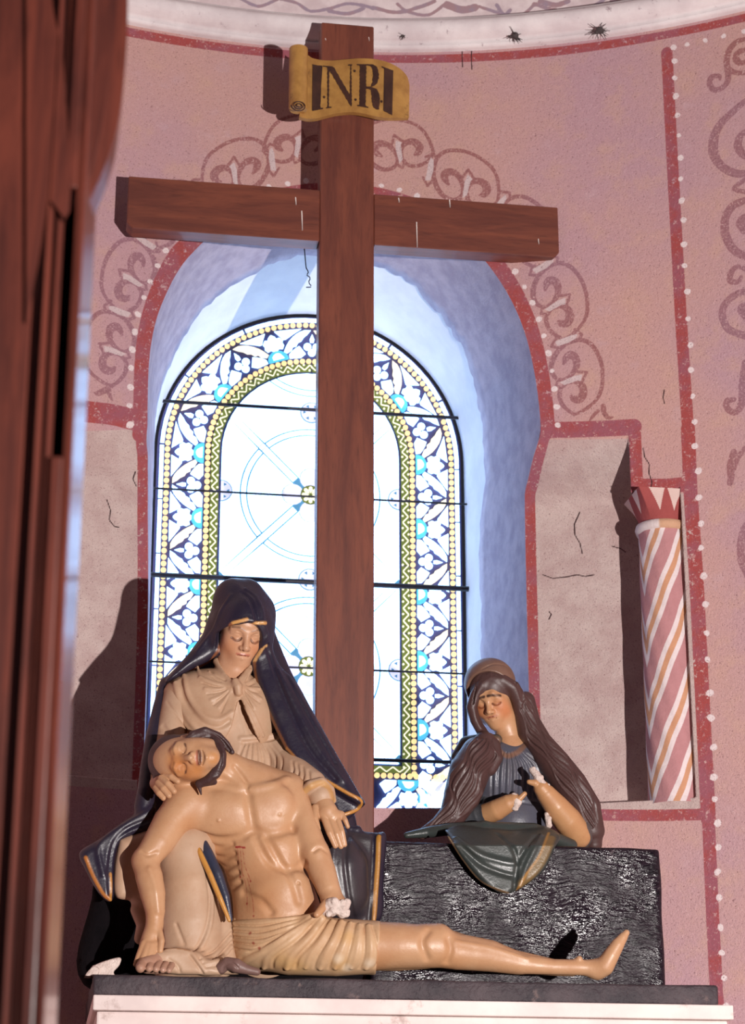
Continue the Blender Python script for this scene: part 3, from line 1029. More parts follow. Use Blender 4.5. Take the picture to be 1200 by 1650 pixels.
# iron bars
M_IRON = plain('black_iron', (.010, .009, .016), (.02, .018, .03), rough=.5)
for u_, v_, r in ((262, 646, .0075), (255, 787, .0045), (248, 926, .011), (250, 1066, .0045), (245, 1212, .008)):
    z = P(float(u_), float(v_), WY - .03)[2]
    hw = GHW + .05 if z < GSP else math.sqrt(max(.01, (GHW + .03) ** 2 - (z - GSP) ** 2))
    tube('saddle_bar', [(GX - hw, WY - .03, z), (GX, WY - .032, z - .002), (GX + hw, WY - .03, z)], r, M_IRON, win)
# ================================================================== cross, scroll, block, plinth
M_WOOD = wood('brown_cross_wood', srgb(124, 66, 48), srgb(96, 48, 38), .55, (1, 1, .12), 16, coat=.15)
M_WOODH = wood('brown_cross_wood_beam', srgb(124, 66, 48), srgb(96, 48, 38), .55, (.12, 1, 1), 16, coat=.15)
CY0, CY1 = 7.0, 7.08
x0 = P(512., 700., CY0)[0]; x1 = P(602., 700., CY0)[0]
zt = P(550., 38., CY0)[2]
root = empty('wooden_cross', 'tall plain brown wooden cross standing in front of the stained glass window', 'cross', (0, 0, 0))
post = box('post', (x0, CY0, 0.0), (x1 + .001, CY1, zt), M_WOOD, .004, 1); child(post, root)
bz1 = (P(205., 280., CY0)[2] + P(900., 337., CY0)[2]) / 2
bz0 = (P(205., 366., CY0)[2] + P(900., 415., CY0)[2]) / 2
bx0 = P(206., 320., CY0)[0]; bx1 = P(900., 380., CY0)[0]
def arm_beam(xa, xb, chx):
    bm = bmesh.new()
    ch = .022
    if chx < 0: pr = [(xa + ch, bz0), (xb, bz0), (xb, bz1), (xa, bz1), (xa, bz0 + ch)]
    else: pr = [(xa, bz0), (xb - ch, bz0), (xb, bz0 + ch), (xb, bz1), (xa, bz1)]
    fs = []
    a = [bm.verts.new((x, CY0 + .001, z)) for x, z in pr]; b_ = [bm.verts.new((x, CY1 - .001, z)) for x, z in pr]
    bm.faces.new(a); bm.faces.new(b_[::-1])
    for i in range(len(pr)): bm.faces.new((a[i], b_[i], b_[(i + 1) % len(pr)], a[(i + 1) % len(pr)]))
    bmesh.ops.bevel(bm, geom=bm.edges[:], offset=.003, segments=1, affect='EDGES')
    o = bm_obj('crossbeam_arm', bm, M_WOODH); child(o, root)
    return o
arm_beam(bx0, x0 - .0005, -1)
arm_beam(x1 + .0015, bx1, 1)
M_DRIP = plain('white_drips', srgb(232, 222, 214), srgb(214, 204, 200), rough=.6)
for u_, va, vb, w in ((476, 318, 330, 2), (486, 340, 371, 2.2), (642, 319, 326, 2.2), (724, 322, 334, 2.2), (671, 358, 398, 2), (867, 385, 393, 1.6), (524, 62, 65, 1.5), (594, 60, 66, 1.5)):
    a = P(float(u_), float(va), CY0 - .0005); b_ = P(float(u_ + 1), float(vb), CY0 - .0005)
    child(tube('wax_drip', resample(np.array([a, a * .5 + b_ * .5, b_]), .012) if vb - va > 8 else [a, b_], [w * .001] * (len(resample(np.array([a, a * .5 + b_ * .5, b_]), .012)) if vb - va > 8 else 2), M_DRIP, n=6), root)

# ---- name scroll
M_GOLD = plain('ochre_painted_wood', srgb(182, 136, 72), srgb(152, 108, 56), rough=.5, scale=14, bump=.15, bscale=60, dark=srgb(110, 78, 46), dscale=20)
M_INK = plain('dark_brown_letter_paint', srgb(72, 44, 34), srgb(54, 32, 26), rough=.55)
TY = 6.955
def banner():
    # top and bottom edges measured on the photograph (zoom scale 4.8 from 430,20)
    z = lambda pts: [(430 + a / 4.8, 20 + b_ / 4.8) for a, b_ in pts]
    top = spline(np.array(z([(318, 330), (350, 352), (420, 368), (500, 372), (600, 364), (700, 356), (800, 358), (890, 372), (970, 400), (1040, 444), (1085, 498), (1102, 560)])), 1.2)
    bot = spline(np.array(z([(250, 806), (310, 822), (380, 820), (450, 802), (530, 782), (620, 772), (700, 774), (780, 790), (860, 808), (940, 816), (1020, 815), (1098, 812)])), 1.2)
    n, m = 90, 26
    ti = np.linspace(0, 1, n)
    tp = np.stack([np.interp(ti, np.linspace(0, 1, len(top)), top[:, k]) for k in (0, 1)], -1)
    bp = np.stack([np.interp(ti, np.linspace(0, 1, len(bot)), bot[:, k]) for k in (0, 1)], -1)
    wave = TY + .018 * np.sin(ti * 2 * np.pi * .9 + .6) + .02 * ti ** 3
    def pt(a, b_):
        """a along 0..1, b_ down 0..1 -> world"""
        q = np.array([np.interp(a, ti, tp[:, k]) * (1 - b_) + np.interp(a, ti, bp[:, k]) * b_ for k in (0, 1)])
        return P(q[0], q[1], np.interp(a, ti, wave))
    def find(u, v):
        a, b_ = .5, .5
        best = None
        for a in np.linspace(0, 1, 161):
            x = np.interp(a, ti, tp[:, 0]), np.interp(a, ti, tp[:, 1]); y = np.interp(a, ti, bp[:, 0]), np.interp(a, ti, bp[:, 1])
            b_ = (v - x[1]) / (y[1] - x[1]); uu = x[0] + (y[0] - x[0]) * b_
            if best is None or abs(uu - u) < best[0]: best = (abs(uu - u), a, b_)
        return best[1], best[2]
    fr = np.array([[pt(a, b_) for b_ in np.linspace(0, 1, m)] for a in ti])
    bk = fr + np.array([0, .022, 0])
    V = np.concatenate([fr.reshape(-1, 3), bk.reshape(-1, 3)])
    F1 = [tuple(q) for q in grid_faces(n, m)]
    o_ = n * m
    F2 = [tuple(o_ + i for i in q)[::-1] for q in F1]
    rim = []
    ring = [i * m for i in range(n)] + [(n - 1) * m + j for j in range(1, m)] + [i * m + m - 1 for i in range(n - 2, -1, -1)] + [j for j in range(m - 2, 0, -1)]
    for i in range(len(ring)):
        a, b_ = ring[i], ring[(i + 1) % len(ring)]
        rim.append((a, o_ + a, o_ + b_, b_))
    root = empty('name_scroll', 'ochre carved scroll lettered INRI nailed to the top of the cross', 'sign', (0, 0, 0))
    sh = mesh_obj('scroll_sheet', V, F1 + F2 + rim, M_GOLD, shade=True); child(sh, root)
    md = sh.modifiers.new('edge', 'EDGE_SPLIT'); md.split_angle = math.radians(50)
    # rolled end: a slim roll with a spiral on its lower end
    c_top = P(481., 78., TY - .012); c_bot = P(480., 177., TY - .012)
    rr_ = .036
    prof = [(0., 1.0), (.5, 1.0), (.8, .99), (.96, .96), (1.0, .90)]
    V, Fc = [], []
    k = 28
    zz = np.concatenate([[1.0], np.linspace(.985, .03, 12), [0.0]])
    rads = np.concatenate([[.75], np.full(12, 1.0), [.93]])
    ax_ = c_top - c_bot
    for f_, r_ in zip(zz, rads):
        c = c_bot + ax_ * f_
        for a in np.linspace(0, 2 * np.pi, k, endpoint=False):
            V.append(c + rr_ * r_ * np.array([math.cos(a), math.sin(a), 0]) + np.array([0, 0, .0]))
    nn = len(zz)
    Fc = [(i * k + j, i * k + (j + 1) % k, (i + 1) * k + (j + 1) % k, (i + 1) * k + j) for i in range(nn - 1) for j in range(k)]
    Fc += [tuple(range(k))[::-1], tuple((nn - 1) * k + j for j in range(k))]
    rl = mesh_obj('scroll_roll', np.array(V), Fc, M_GOLD); child(rl, root)
    rl.modifiers.new('edge', 'EDGE_SPLIT').split_angle = math.radians(50)
    sp = []
    cc = P(481., 172., TY - .052)
    for a in np.linspace(0, 4.6 * np.pi, 60):
        r_ = .031 * (1 - a / (4.6 * np.pi) * .85)
        sp.append(cc + np.array([-r_ * math.cos(a) * .95, -.001, -r_ * math.sin(a) * .78 + .004]))
    child(tube('spiral_groove', np.array(sp), .0022, M_INK, n=6), root)
    # letters, as measured
    L = {
     'i': [[(350, 403), (392, 412), (428, 414), (428, 420), (418, 424), (414, 740), (436, 740), (438, 746), (348, 764), (348, 758), (370, 752), (376, 426), (352, 410)]],
     'n': [[(430, 414), (512, 420), (512, 426), (516, 426), (640, 640), (644, 412), (624, 412), (622, 406), (662, 402), (662, 408), (652, 412), (656, 726), (648, 728), (482, 450), (478, 732), (498, 732), (500, 738), (454, 744), (454, 738), (468, 734), (466, 424), (430, 420)]],
     'r': [[(695, 402), (770, 402), (768, 410), (766, 576), (800, 576), (812, 580), (830, 600), (828, 640), (828, 690), (850, 730), (866, 742), (868, 752), (848, 752), (824, 738), (812, 700), (808, 640), (800, 596), (766, 590), (762, 728), (784, 732), (784, 740), (696, 724), (698, 718), (714, 718), (718, 412), (696, 408)],
           [(770, 402), (820, 404), (850, 424), (864, 470), (864, 510), (852, 550), (820, 574), (800, 576), (812, 550), (820, 500), (814, 440), (800, 416), (768, 410)],
           [(812, 580), (846, 594), (866, 622), (872, 670), (866, 742), (850, 730), (830, 690), (826, 620)]],
     'j': [[(886, 418), (976, 452), (976, 460), (958, 462), (950, 770), (968, 790), (966, 796), (900, 762), (902, 754), (910, 744), (912, 440), (888, 426)]],
    }
    def letter(polys, name='letter'):
        V, Fc = [], []
        for pl in polys:
            px = resample(np.array(z(pl)), 2.0, closed=True)[:-1]
            pts = []
            for u_, v_ in px:
                a, b_ = find(u_, v_)
                pts.append(pt(a, b_) + np.array([0, -.0028, 0]))
            k0 = len(V); n_ = len(pts)
            V += pts; V += [p_ + np.array([0, .004, 0]) for p_ in pts]
            Fc.append(tuple(range(k0, k0 + n_)))
            Fc += [(k0 + i, k0 + (i + 1) % n_, k0 + n_ + (i + 1) % n_, k0 + n_ + i) for i in range(n_)]
        bm = bmesh.new()
        vs = [bm.verts.new(p_) for p_ in V]
        for f_ in Fc:
            try: bm.faces.new([vs[i] for i in f_])
            except ValueError: pass
        bmesh.ops.triangulate(bm, faces=[f_ for f_ in bm.faces if len(f_.verts) > 4])
        child(bm_obj(name, bm, M_INK), root)
    for k_ in 'inrj': letter(L[k_])
    for u_, v_ in ((443, 657), (683, 677), (887, 691), (677, 455)):
        a, b_ = find(430 + u_ / 4.8, 20 + v_ / 4.8); c = pt(a, b_)
        r_ = .0045
        V = [c + np.array([r_ * math.cos(t), -.004, r_ * math.sin(t)]) for t in np.linspace(0, 2 * np.pi, 12, endpoint=False)]
        V += [c + np.array([r_ * math.cos(t), .004, r_ * math.sin(t)]) for t in np.linspace(0, 2 * np.pi, 12, endpoint=False)]
        child(mesh_obj('dot', V, [tuple(range(12))] + [(i, (i + 1) % 12, 12 + (i + 1) % 12, 12 + i) for i in range(12)], M_INK, shade=False), root)
banner()

# ---- dark slab under the figures, altar top
ZS = P(600., 1578., 6.12)[2]
M_SLAB = plain('dark_stone', srgb(74, 62, 66), srgb(46, 38, 44), rough=.6, scale=10, bump=.7, bscale=45, dark=srgb(104, 86, 84), dscale=22)
def rough_block(name, lo, hi, mat, bev, amp, cuts=40, seed=1):
    bm = bmesh.new(); bmesh.ops.create_cube(bm, size=1)
    lo = np.array(lo); hi = np.array(hi)
    for v in bm.verts: v.co = Vector(lo + (np.array(v.co) + .5) * (hi - lo))
    bmesh.ops.bevel(bm, geom=bm.edges[:], offset=bev, segments=3, affect='EDGES', profile=.5)
    bmesh.ops.subdivide_edges(bm, edges=[e for e in bm.edges if e.calc_length() > .15], cuts=cuts, use_grid_fill=True)
    rg = np.random.default_rng(seed)
    f = rg.uniform(6, 40, (6, 3)); p_ = rg.uniform(0, 6, 6)
    for v in bm.verts:
        c = np.array(v.co)
        s_ = sum(math.sin(f[i] @ c + p_[i]) for i in range(6)) / 6
        v.co += v.normal * amp * s_
    return bm_obj(name, bm, mat, shade=True)
slx0 = P(150., 1580., 6.12)[0]; slx1 = P(1157., 1600., 6.12)[0]
slab = rough_block('stone_base', (slx0, 6.12, ZS - .059), (slx1, 6.93, ZS), M_SLAB, .008, .004)
tag(slab, 'rough dark stone base slab carrying the statues on the white altar ledge', 'stone base')
M_ALT = plain('pale_pink_altar_stone', srgb(232, 216, 210), srgb(212, 194, 190), rough=.6, scale=5, bump=.06, bscale=40, dark=srgb(180, 158, 152), dscale=9)
alt = empty('altar_ledge', 'pale pink stone altar ledge with stepped moulding under the dark slab', 'altar', (.2, 6.6, 0))
ax0 = P(150., 1610., 6.06)[0]; ax1 = P(1180., 1630., 6.06)[0]
za = ZS - .064
child(box('top_moulding', (ax0, 6.05, za - .042), (ax1, 6.93, za), M_ALT, .004), alt)
child(box('lower_moulding', (ax0 + .012, 6.075, za - .12), (ax1 - .012, 6.92, za - .043), M_ALT, .006), alt)
child(box('body', (ax0 + .06, 6.13, 0), (ax1 - .06, 6.9, za - .121), M_ALT, .006), alt)

# ---- black brushed block behind the reclining figure
def block_material():
    m, nt, b = new_mat('black_brushed_paint')
    t = NT(nt)
    warp = t.noise(5, 2, .5)
    mp = t.n('ShaderNodeMapping'); mp.inputs['Rotation'].default_value = (0, math.radians(28), 0); mp.inputs['Scale'].default_value = (.16, 1, 1)
    va = t.n('ShaderNodeVectorMath'); va.operation = 'MULTIPLY_ADD'
    cb = t.n('ShaderNodeTexNoise'); cb.inputs['Scale'].default_value = 6
    t.link(t.tc.outputs['Object'], cb.inputs['Vector'])
    t.link(cb.outputs['Color'], va.inputs[0]); va.inputs[1].default_value = (.09, .09, .09); t.link(t.tc.outputs['Object'], va.inputs[2])
    t.link(va.outputs[0], mp.inputs[0])
    st = t.noise(95, 3, .6, vec=mp.outputs[0])
    c = t.mix(t.ramp(st, .4, .7), srgb(38, 27, 36), srgb(20, 13, 20))
    c = t.mix(t.ramp(t.noise(16, 6, .7), .62, .72), c, srgb(96, 84, 88))
    t.link(c, b.inputs['Base Color'])
    t.link(t.ramp(t.noise(7, 3, .5), .40, .64, .15, .42), b.inputs['Roughness'])
    b.inputs['Specular IOR Level'].default_value = .30
    t.bump(st, 1.0, .0058, b)
    return m
M_BLOCK = block_material()
KY = 6.62
kb = P(1060., 1376., KY); kl = P(560., 1345., KY)
blk = rough_block('black_block', (P(598., 1345., KY)[0], KY, ZS + .004), (kb[0] + .008, KY + .12, (kb[2] + P(625., 1346., KY)[2]) / 2), M_BLOCK, .012, .003, 60, 3)
tag(blk, 'black block with glossy brushed front behind the outstretched legs', 'block')

# ---- wooden screen post close to the camera, out of focus
M_MAH = wood('dark_red_varnished_wood', srgb(84, 38, 28), srgb(52, 22, 18), .38, (1, 1, .08), 26, coat=.5, bump=.1)
FY = 2.55
def fx(u, v=825.): return P(float(u), float(v), FY)[0]
def screen():
    root = empty('carved_wooden_screen', 'dark red varnished wooden screen with a carved scroll bracket', 'screen', (fx(40), FY, 0))
    zb, ztp = 0.0, P(0., -200., FY)[2]
    # vertical mouldings: (u0, u1, forward offset)
    # (the verticals lean outwards a little in the view, so measure at mid height)
    for u0, u1, off, nm in ((-420, 42, .00, 'stile'), (42, 60, -.005, 'fillet'), (60, 78, .001, 'fillet')):
        xa, xb = fx(u0), fx(u1)
        bm = bmesh.new(); bmesh.ops.create_cube(bm, size=1)
        for v in bm.verts: v.co = Vector((xa + (v.co.x + .5) * (xb - xa), FY + off + (v.co.y + .5) * .14, zb + (v.co.z + .5) * (ztp - zb)))
        bmesh.ops.bevel(bm, geom=[e for e in bm.edges if abs(e.verts[0].co.z - e.verts[1].co.z) > 1], offset=min(.010, (xb - xa) * .45), segments=5, affect='EDGES')
        child(bm_obj(nm, bm, M_MAH, shade=False), root)
    # outer edge: a long tapering cheek that mirrors the window
    pr = [(fx(97), FY - .001), (fx(108), FY - .003), (fx(112), FY + .001), (P(131., 825., FY + .17)[0], FY + .17), (fx(97), FY + .17)]
    bm = bmesh.new()
    lo_ = [bm.verts.new((x, y, zb)) for x, y in pr]; hi_ = [bm.verts.new((x, y, ztp)) for x, y in pr]
    bm.faces.new(lo_[::-1]); bm.faces.new(hi_)
    for i in range(5): bm.faces.new((lo_[i], lo_[(i + 1) % 5], hi_[(i + 1) % 5], hi_[i]))
    child(bm_obj('edge_moulding', bm, M_MAH), root)
    # rail filling the slot above and below the narrow gap
    za = P(85., 300., FY)[2]; zb2 = P(85., 735., FY)[2]
    for a, b_ in ((0.01, zb2), (za, ztp)):
        child(box('slot_filling', (fx(77), FY - .001, a), (fx(97), FY + .12, b_), M_MAH, .003), root)
    child(box('slot_back', (fx(77), FY + .09, zb2), (fx(97), FY + .12, za), plain('dark_slot', (.004, .002, .002)), .001), root)
    # carved bracket: nested curved leaves stepping out towards the arch
    for curve_, off, th in (
        ([(205, -160), (206, 0), (203, 90), (192, 190), (172, 260), (150, 310), (128, 350)], .060, .09),
        ([(172, -160), (176, 0), (176, 100), (164, 200), (148, 270), (126, 345)], .040, .12),
        ([(135, -160), (142, 0), (150, 90), (150, 170), (142, 250), (126, 340)], .020, .14),
        ([(104, -160), (108, 0), (120, 90), (126, 180), (126, 260), (122, 335)], .008, .16),
        ([(78, -160), (84, 0), (98, 70), (106, 150), (110, 230), (112, 300)], -.005, .18)):
        pr = spline(np.array(curve_, float), 8)
        left = [(78, 318), (62, 420), (42, 520), (42, -160)] if off < 0 else [(84, 310), (72, 240), (70, -160)]
        px = [tuple(p_) for p_ in pr] + [(104, 352)] + left
        bm = bmesh.new()
        a = [bm.verts.new(P(p_[0], p_[1], FY + off)) for p_ in px]
        # straight extrusion in depth
        b_ = [bm.verts.new(v.co + Vector((0, th, 0))) for v in a]
        bm.faces.new(a); bm.faces.new(b_[::-1])
        n_ = len(px)
        for i in range(n_): bm.faces.new((a[i], b_[i], b_[(i + 1) % n_], a[(i + 1) % n_]))
        ed = [e for e in bm.edges if (e.verts[0] in a[:len(pr)] and e.verts[1] in a[:len(pr)])]
        bmesh.ops.bevel(bm, geom=ed, offset=.014, segments=5, affect='EDGES')
        child(bm_obj('bracket_leaf', bm, M_MAH, shade=False), root)
screen()
# ================================================================== clay: carved figures are modelled as signed distance volumes
RT, UP, BK = AX[:, 0], AX[:, 1], AX[:, 2]

class Clay:
    def __init__(s, lo, hi, h):
        s.lo = np.array(lo, float); s.h = h
        s.n = np.ceil((np.array(hi) - s.lo) / h).astype(int) + 1
        s.F = np.full(s.n, .05, np.float32)
        s.ax = [(s.lo[i] + h * np.arange(s.n[i])).astype(np.float32) for i in range(3)]
    def sub(s, lo, hi):
        a = np.maximum(0, np.floor((np.array(lo) - s.lo) / s.h).astype(int))
        b = np.minimum(s.n, np.ceil((np.array(hi) - s.lo) / s.h).astype(int) + 1)
        if np.any(b - a <= 1): return None
        return tuple(slice(i, j) for i, j in zip(a, b))
    def grid(s, sl):
        return (s.ax[0][sl[0]][:, None, None], s.ax[1][sl[1]][None, :, None], s.ax[2][sl[2]][None, None, :])
    def put(s, sl, d, k, op='+'):
        F = s.F[sl]
        if op == '+':
            r = np.minimum(F, d)
            if k > 0: r = r - np.maximum(k - np.abs(F - d), 0) ** 2 / (4 * k)
        elif op == '-':
            d = -d
            r = np.maximum(F, d)
            if k > 0: r = r + np.maximum(k - np.abs(F - d), 0) ** 2 / (4 * k)
        else:                                   # intersect
            r = np.maximum(F, d)
            if k > 0: r = r + np.maximum(k - np.abs(F - d), 0) ** 2 / (4 * k)
        s.F[sl] = np.minimum(r, .05)
    def chain(s, pts, rad, k=.01, op='+'):
        pts = np.asarray(pts, np.float32); rad = np.broadcast_to(np.asarray(rad, np.float32), (len(pts),))
        m = rad.max() + k + 2 * s.h + .012
        sl = s.sub(pts.min(0) - m, pts.max(0) + m)
        if sl is None: return s
        D = np.full([q.stop - q.start for q in sl], .08, np.float32)
        base = [q.start for q in sl]
        for i in range(len(pts) - 1):
            a, b = pts[i], pts[i + 1]
            mm = max(rad[i], rad[i + 1]) + k + 2 * s.h + .012
            t = s.sub(np.minimum(a, b) - mm, np.maximum(a, b) + mm)
            if t is None: continue
            X, Y, Z = s.grid(t)
            e = b - a; L = float(e @ e) + 1e-12
            px, py, pz = X - a[0], Y - a[1], Z - a[2]
            u = np.clip((px * e[0] + py * e[1] + pz * e[2]) / L, 0, 1)
            d = np.sqrt((px - u * e[0]) ** 2 + (py - u * e[1]) ** 2 + (pz - u * e[2]) ** 2) - (rad[i] + u * (rad[i + 1] - rad[i]))
            w = tuple(slice(q.start - o, q.stop - o) for q, o in zip(t, base))
            D[w] = np.minimum(D[w], d)
        s.put(sl, D, k, op)
        return s
    def ell(s, c, r, M=None, k=.02, op='+'):
        c = np.asarray(c, float); r = np.asarray(r, float)
        m = r.max() + k + 2 * s.h + .01
        sl = s.sub(c - m, c + m)
        if sl is None: return s
        X, Y, Z = s.grid(sl)
        p = [X - np.float32(c[0]), Y - np.float32(c[1]), Z - np.float32(c[2])]
        if M is None: M = np.eye(3)
        M = np.asarray(M, np.float32)
        q = [p[0] * M[0, j] + p[1] * M[1, j] + p[2] * M[2, j] for j in range(3)]
        k0 = np.sqrt(sum((q[j] / r[j]) ** 2 for j in range(3)))
        k1 = np.sqrt(sum((q[j] / r[j] ** 2) ** 2 for j in range(3))) + 1e-6
        s.put(sl, (k0 * (k0 - 1) / k1).astype(np.float32), k, op)
        return s
    def sph(s, c, r, k=.01, op='+'): return s.ell(c, (r, r, r), None, k, op)
    def puff(s, poly, yc, half, rnd=.02, k=.01, op='+', step=6):
        """pillow: outline measured on the photograph, centred on depth yc(u,v), half thickness half"""
        poly = spline(np.array(list(poly) + [poly[0]], float), step)[:-1]
        ycf = yc if callable(yc) else (lambda u, v: yc + 0 * u)
        u0, v0 = poly.min(0) - 14; u1, v1 = poly.max(0) + 14
        gu, gv = np.meshgrid(np.arange(u0, u1 + 2, 2.0), np.arange(v0, v1 + 2, 2.0), indexing='ij')
        sd, _, _ = poly_sd(gu, gv, poly)
        ym = float(np.mean(ycf(poly[:, 0], poly[:, 1])))
        mpp = float(np.linalg.norm(P(poly[0, 0] + 1, poly[0, 1], ym) - P(poly[0, 0], poly[0, 1], ym)))
        yl = float(np.min(ycf(poly[:, 0], poly[:, 1]))) - half - .03; yh = float(np.max(ycf(poly[:, 0], poly[:, 1]))) + half + .03
        cs = np.concatenate([P(poly[:, 0], poly[:, 1], yl), P(poly[:, 0], poly[:, 1], yh)])
        sl = s.sub(cs.min(0) - .03, cs.max(0) + .03)
        if sl is None: return s
        X, Y, Z = s.grid(sl)
        qx, qy, qz = X - CAM[0], Y - CAM[1], Z - CAM[2]
        cx = qx * AX[0, 0] + qy * AX[1, 0] + qz * AX[2, 0]
        cy = qx * AX[0, 1] + qy * AX[1, 1] + qz * AX[2, 1]
        cz = qx * AX[0, 2] + qy * AX[1, 2] + qz * AX[2, 2]
        u = 600 - FPX * cx / cz; v = 825 + FPX * cy / cz
        fi = np.clip((u - u0) / 2, 0, gu.shape[0] - 1.001); fj = np.clip((v - v0) / 2, 0, gu.shape[1] - 1.001)
        ii = fi.astype(np.int32); jj = fj.astype(np.int32); fi = fi - ii; fj = fj - jj
        d2 = (sd[ii, jj] * (1 - fi) * (1 - fj) + sd[ii + 1, jj] * fi * (1 - fj) + sd[ii, jj + 1] * (1 - fi) * fj + sd[ii + 1, jj + 1] * fi * fj) * mpp
        dy = np.abs(Y - ycf(u, v)) - half
        a = d2 + rnd; b = dy + rnd
        d = np.minimum(np.maximum(a, b), 0) + np.sqrt(np.maximum(a, 0) ** 2 + np.maximum(b, 0) ** 2) - rnd
        s.put(sl, d.astype(np.float32), k, op)
        return s
    def val(s, p):
        f = (p - s.lo) / s.h
        f = np.clip(f, 0, s.n - 1.001)
        i = f.astype(int); f = f - i
        out = 0
        for a in (0, 1):
            for b in (0, 1):
                for c in (0, 1):
                    w = (f[..., 0] if a else 1 - f[..., 0]) * (f[..., 1] if b else 1 - f[..., 1]) * (f[..., 2] if c else 1 - f[..., 2])
                    out = out + w * s.F[i[..., 0] + a, i[..., 1] + b, i[..., 2] + c]
        return out
    def hit(s, u, v, default=None):
        """depth at which the sight line through (u, v) meets the clay"""
        u = np.asarray(u, float); v = np.asarray(v, float)
        ys = np.arange(s.lo[1], s.lo[1] + s.h * (s.n[1] - 1), s.h * .8)
        pts = P(u[..., None] + 0 * ys, v[..., None] + 0 * ys, ys)
        F = s.val(pts)
        inb = np.all((pts >= s.lo) & (pts <= s.lo + s.h * (s.n - 1)), -1)
        neg = (F < 0) & inb
        any_ = neg.any(-1); i = neg.argmax(-1)
        y = ys[i]
        if any_.any():
            fill = np.interp(np.arange(len(u)), np.nonzero(any_)[0], y[any_]) if u.ndim else y
            y = np.where(any_, y, fill)
        else:
            y = np.full(u.shape, default if default is not None else ys[len(ys) // 2])
        return y
    def draw(s, pts, width, k=.006, op='+', sink=.5, step=3):
        """ridge (+) or groove (-) along a line drawn on the visible surface; pts (u, v[, relative width])"""
        p = np.array([tuple(q) + ((1.,) if len(q) == 2 else ()) for q in pts], float)
        p = spline(p, step)
        y = s.hit(p[:, 0], p[:, 1])
        if len(y) > 4:
            y = np.convolve(np.pad(y, 2, 'edge'), np.ones(5) / 5, 'valid')
        w = width * p[:, 2]
        q = P(p[:, 0], p[:, 1], y + (w * sink if op == '+' else -w * sink))
        s.chain(q, np.maximum(w, s.h * .45), k, op)
        return s
    def mesh(s):
        F = s.F; ins = F < 0
        c = np.zeros(np.array(F.shape) - 1, np.int8)
        for a in (0, 1):
            for b in (0, 1):
                for d in (0, 1):
                    c += ins[a:F.shape[0] - 1 + a, b:F.shape[1] - 1 + b, d:F.shape[2] - 1 + d]
        act = (c > 0) & (c < 8)
        I = np.argwhere(act)
        idx = np.full(act.shape, -1, np.int32); idx[act] = np.arange(len(I))
        cor = np.array([(a, b, d) for a in (0, 1) for b in (0, 1) for d in (0, 1)])
        vals = np.stack([F[I[:, 0] + o[0], I[:, 1] + o[1], I[:, 2] + o[2]] for o in cor], 1)
        acc = np.zeros((len(I), 3)); cnt = np.zeros(len(I))
        for i in range(8):
            for j in range(i + 1, 8):
                if abs(cor[i] - cor[j]).sum() != 1: continue
                m = (vals[:, i] < 0) != (vals[:, j] < 0)
                t = vals[m, i] / (vals[m, i] - vals[m, j])
                acc[m] += cor[i] + t[:, None] * (cor[j] - cor[i]); cnt[m] += 1
        V = s.lo + s.h * (I + acc / cnt[:, None])
        faces = []
        for ax_ in range(3):
            sl0 = [slice(None)] * 3; sl1 = [slice(None)] * 3
            sl0[ax_] = slice(0, -1); sl1[ax_] = slice(1, None)
            A = ins[tuple(sl0)]; B = ins[tuple(sl1)]
            E_ = np.argwhere(A != B)
            o1, o2 = [(1, 2), (2, 0), (0, 1)][ax_]
            ok = (E_[:, o1] > 0) & (E_[:, o2] > 0) & (E_[:, o1] < act.shape[o1]) & (E_[:, o2] < act.shape[o2])
            E_ = E_[ok]
            flip = A[tuple(E_.T)]
            q = []
            for d1, d2 in ((-1, -1), (0, -1), (0, 0), (-1, 0)):
                t = E_.copy(); t[:, o1] += d1; t[:, o2] += d2
                q.append(idx[tuple(t.T)])
            q = np.stack(q, 1)
            q[~flip] = q[~flip][:, ::-1]
            faces.append(q)
        Fc = np.concatenate(faces)
        Fc = Fc[(Fc >= 0).all(1)]
        return V, Fc

def Q(lst):
    """[(u, v, Y, r_px)] -> points, radii in metres"""
    a = np.array(lst, float)
    p = P(a[:, 0], a[:, 1], a[:, 2])
    depth = -((p - CAM) @ AX)[:, 2]
    return p, a[:, 3] * depth / FPX

def box_of(u0, v0, u1, v1, y0, y1):
    c = np.array([P(float(u), float(v), float(y)) for u in (u0, u1) for v in (v0, v1) for y in (y0, y1)])
    return c.min(0), c.max(0)

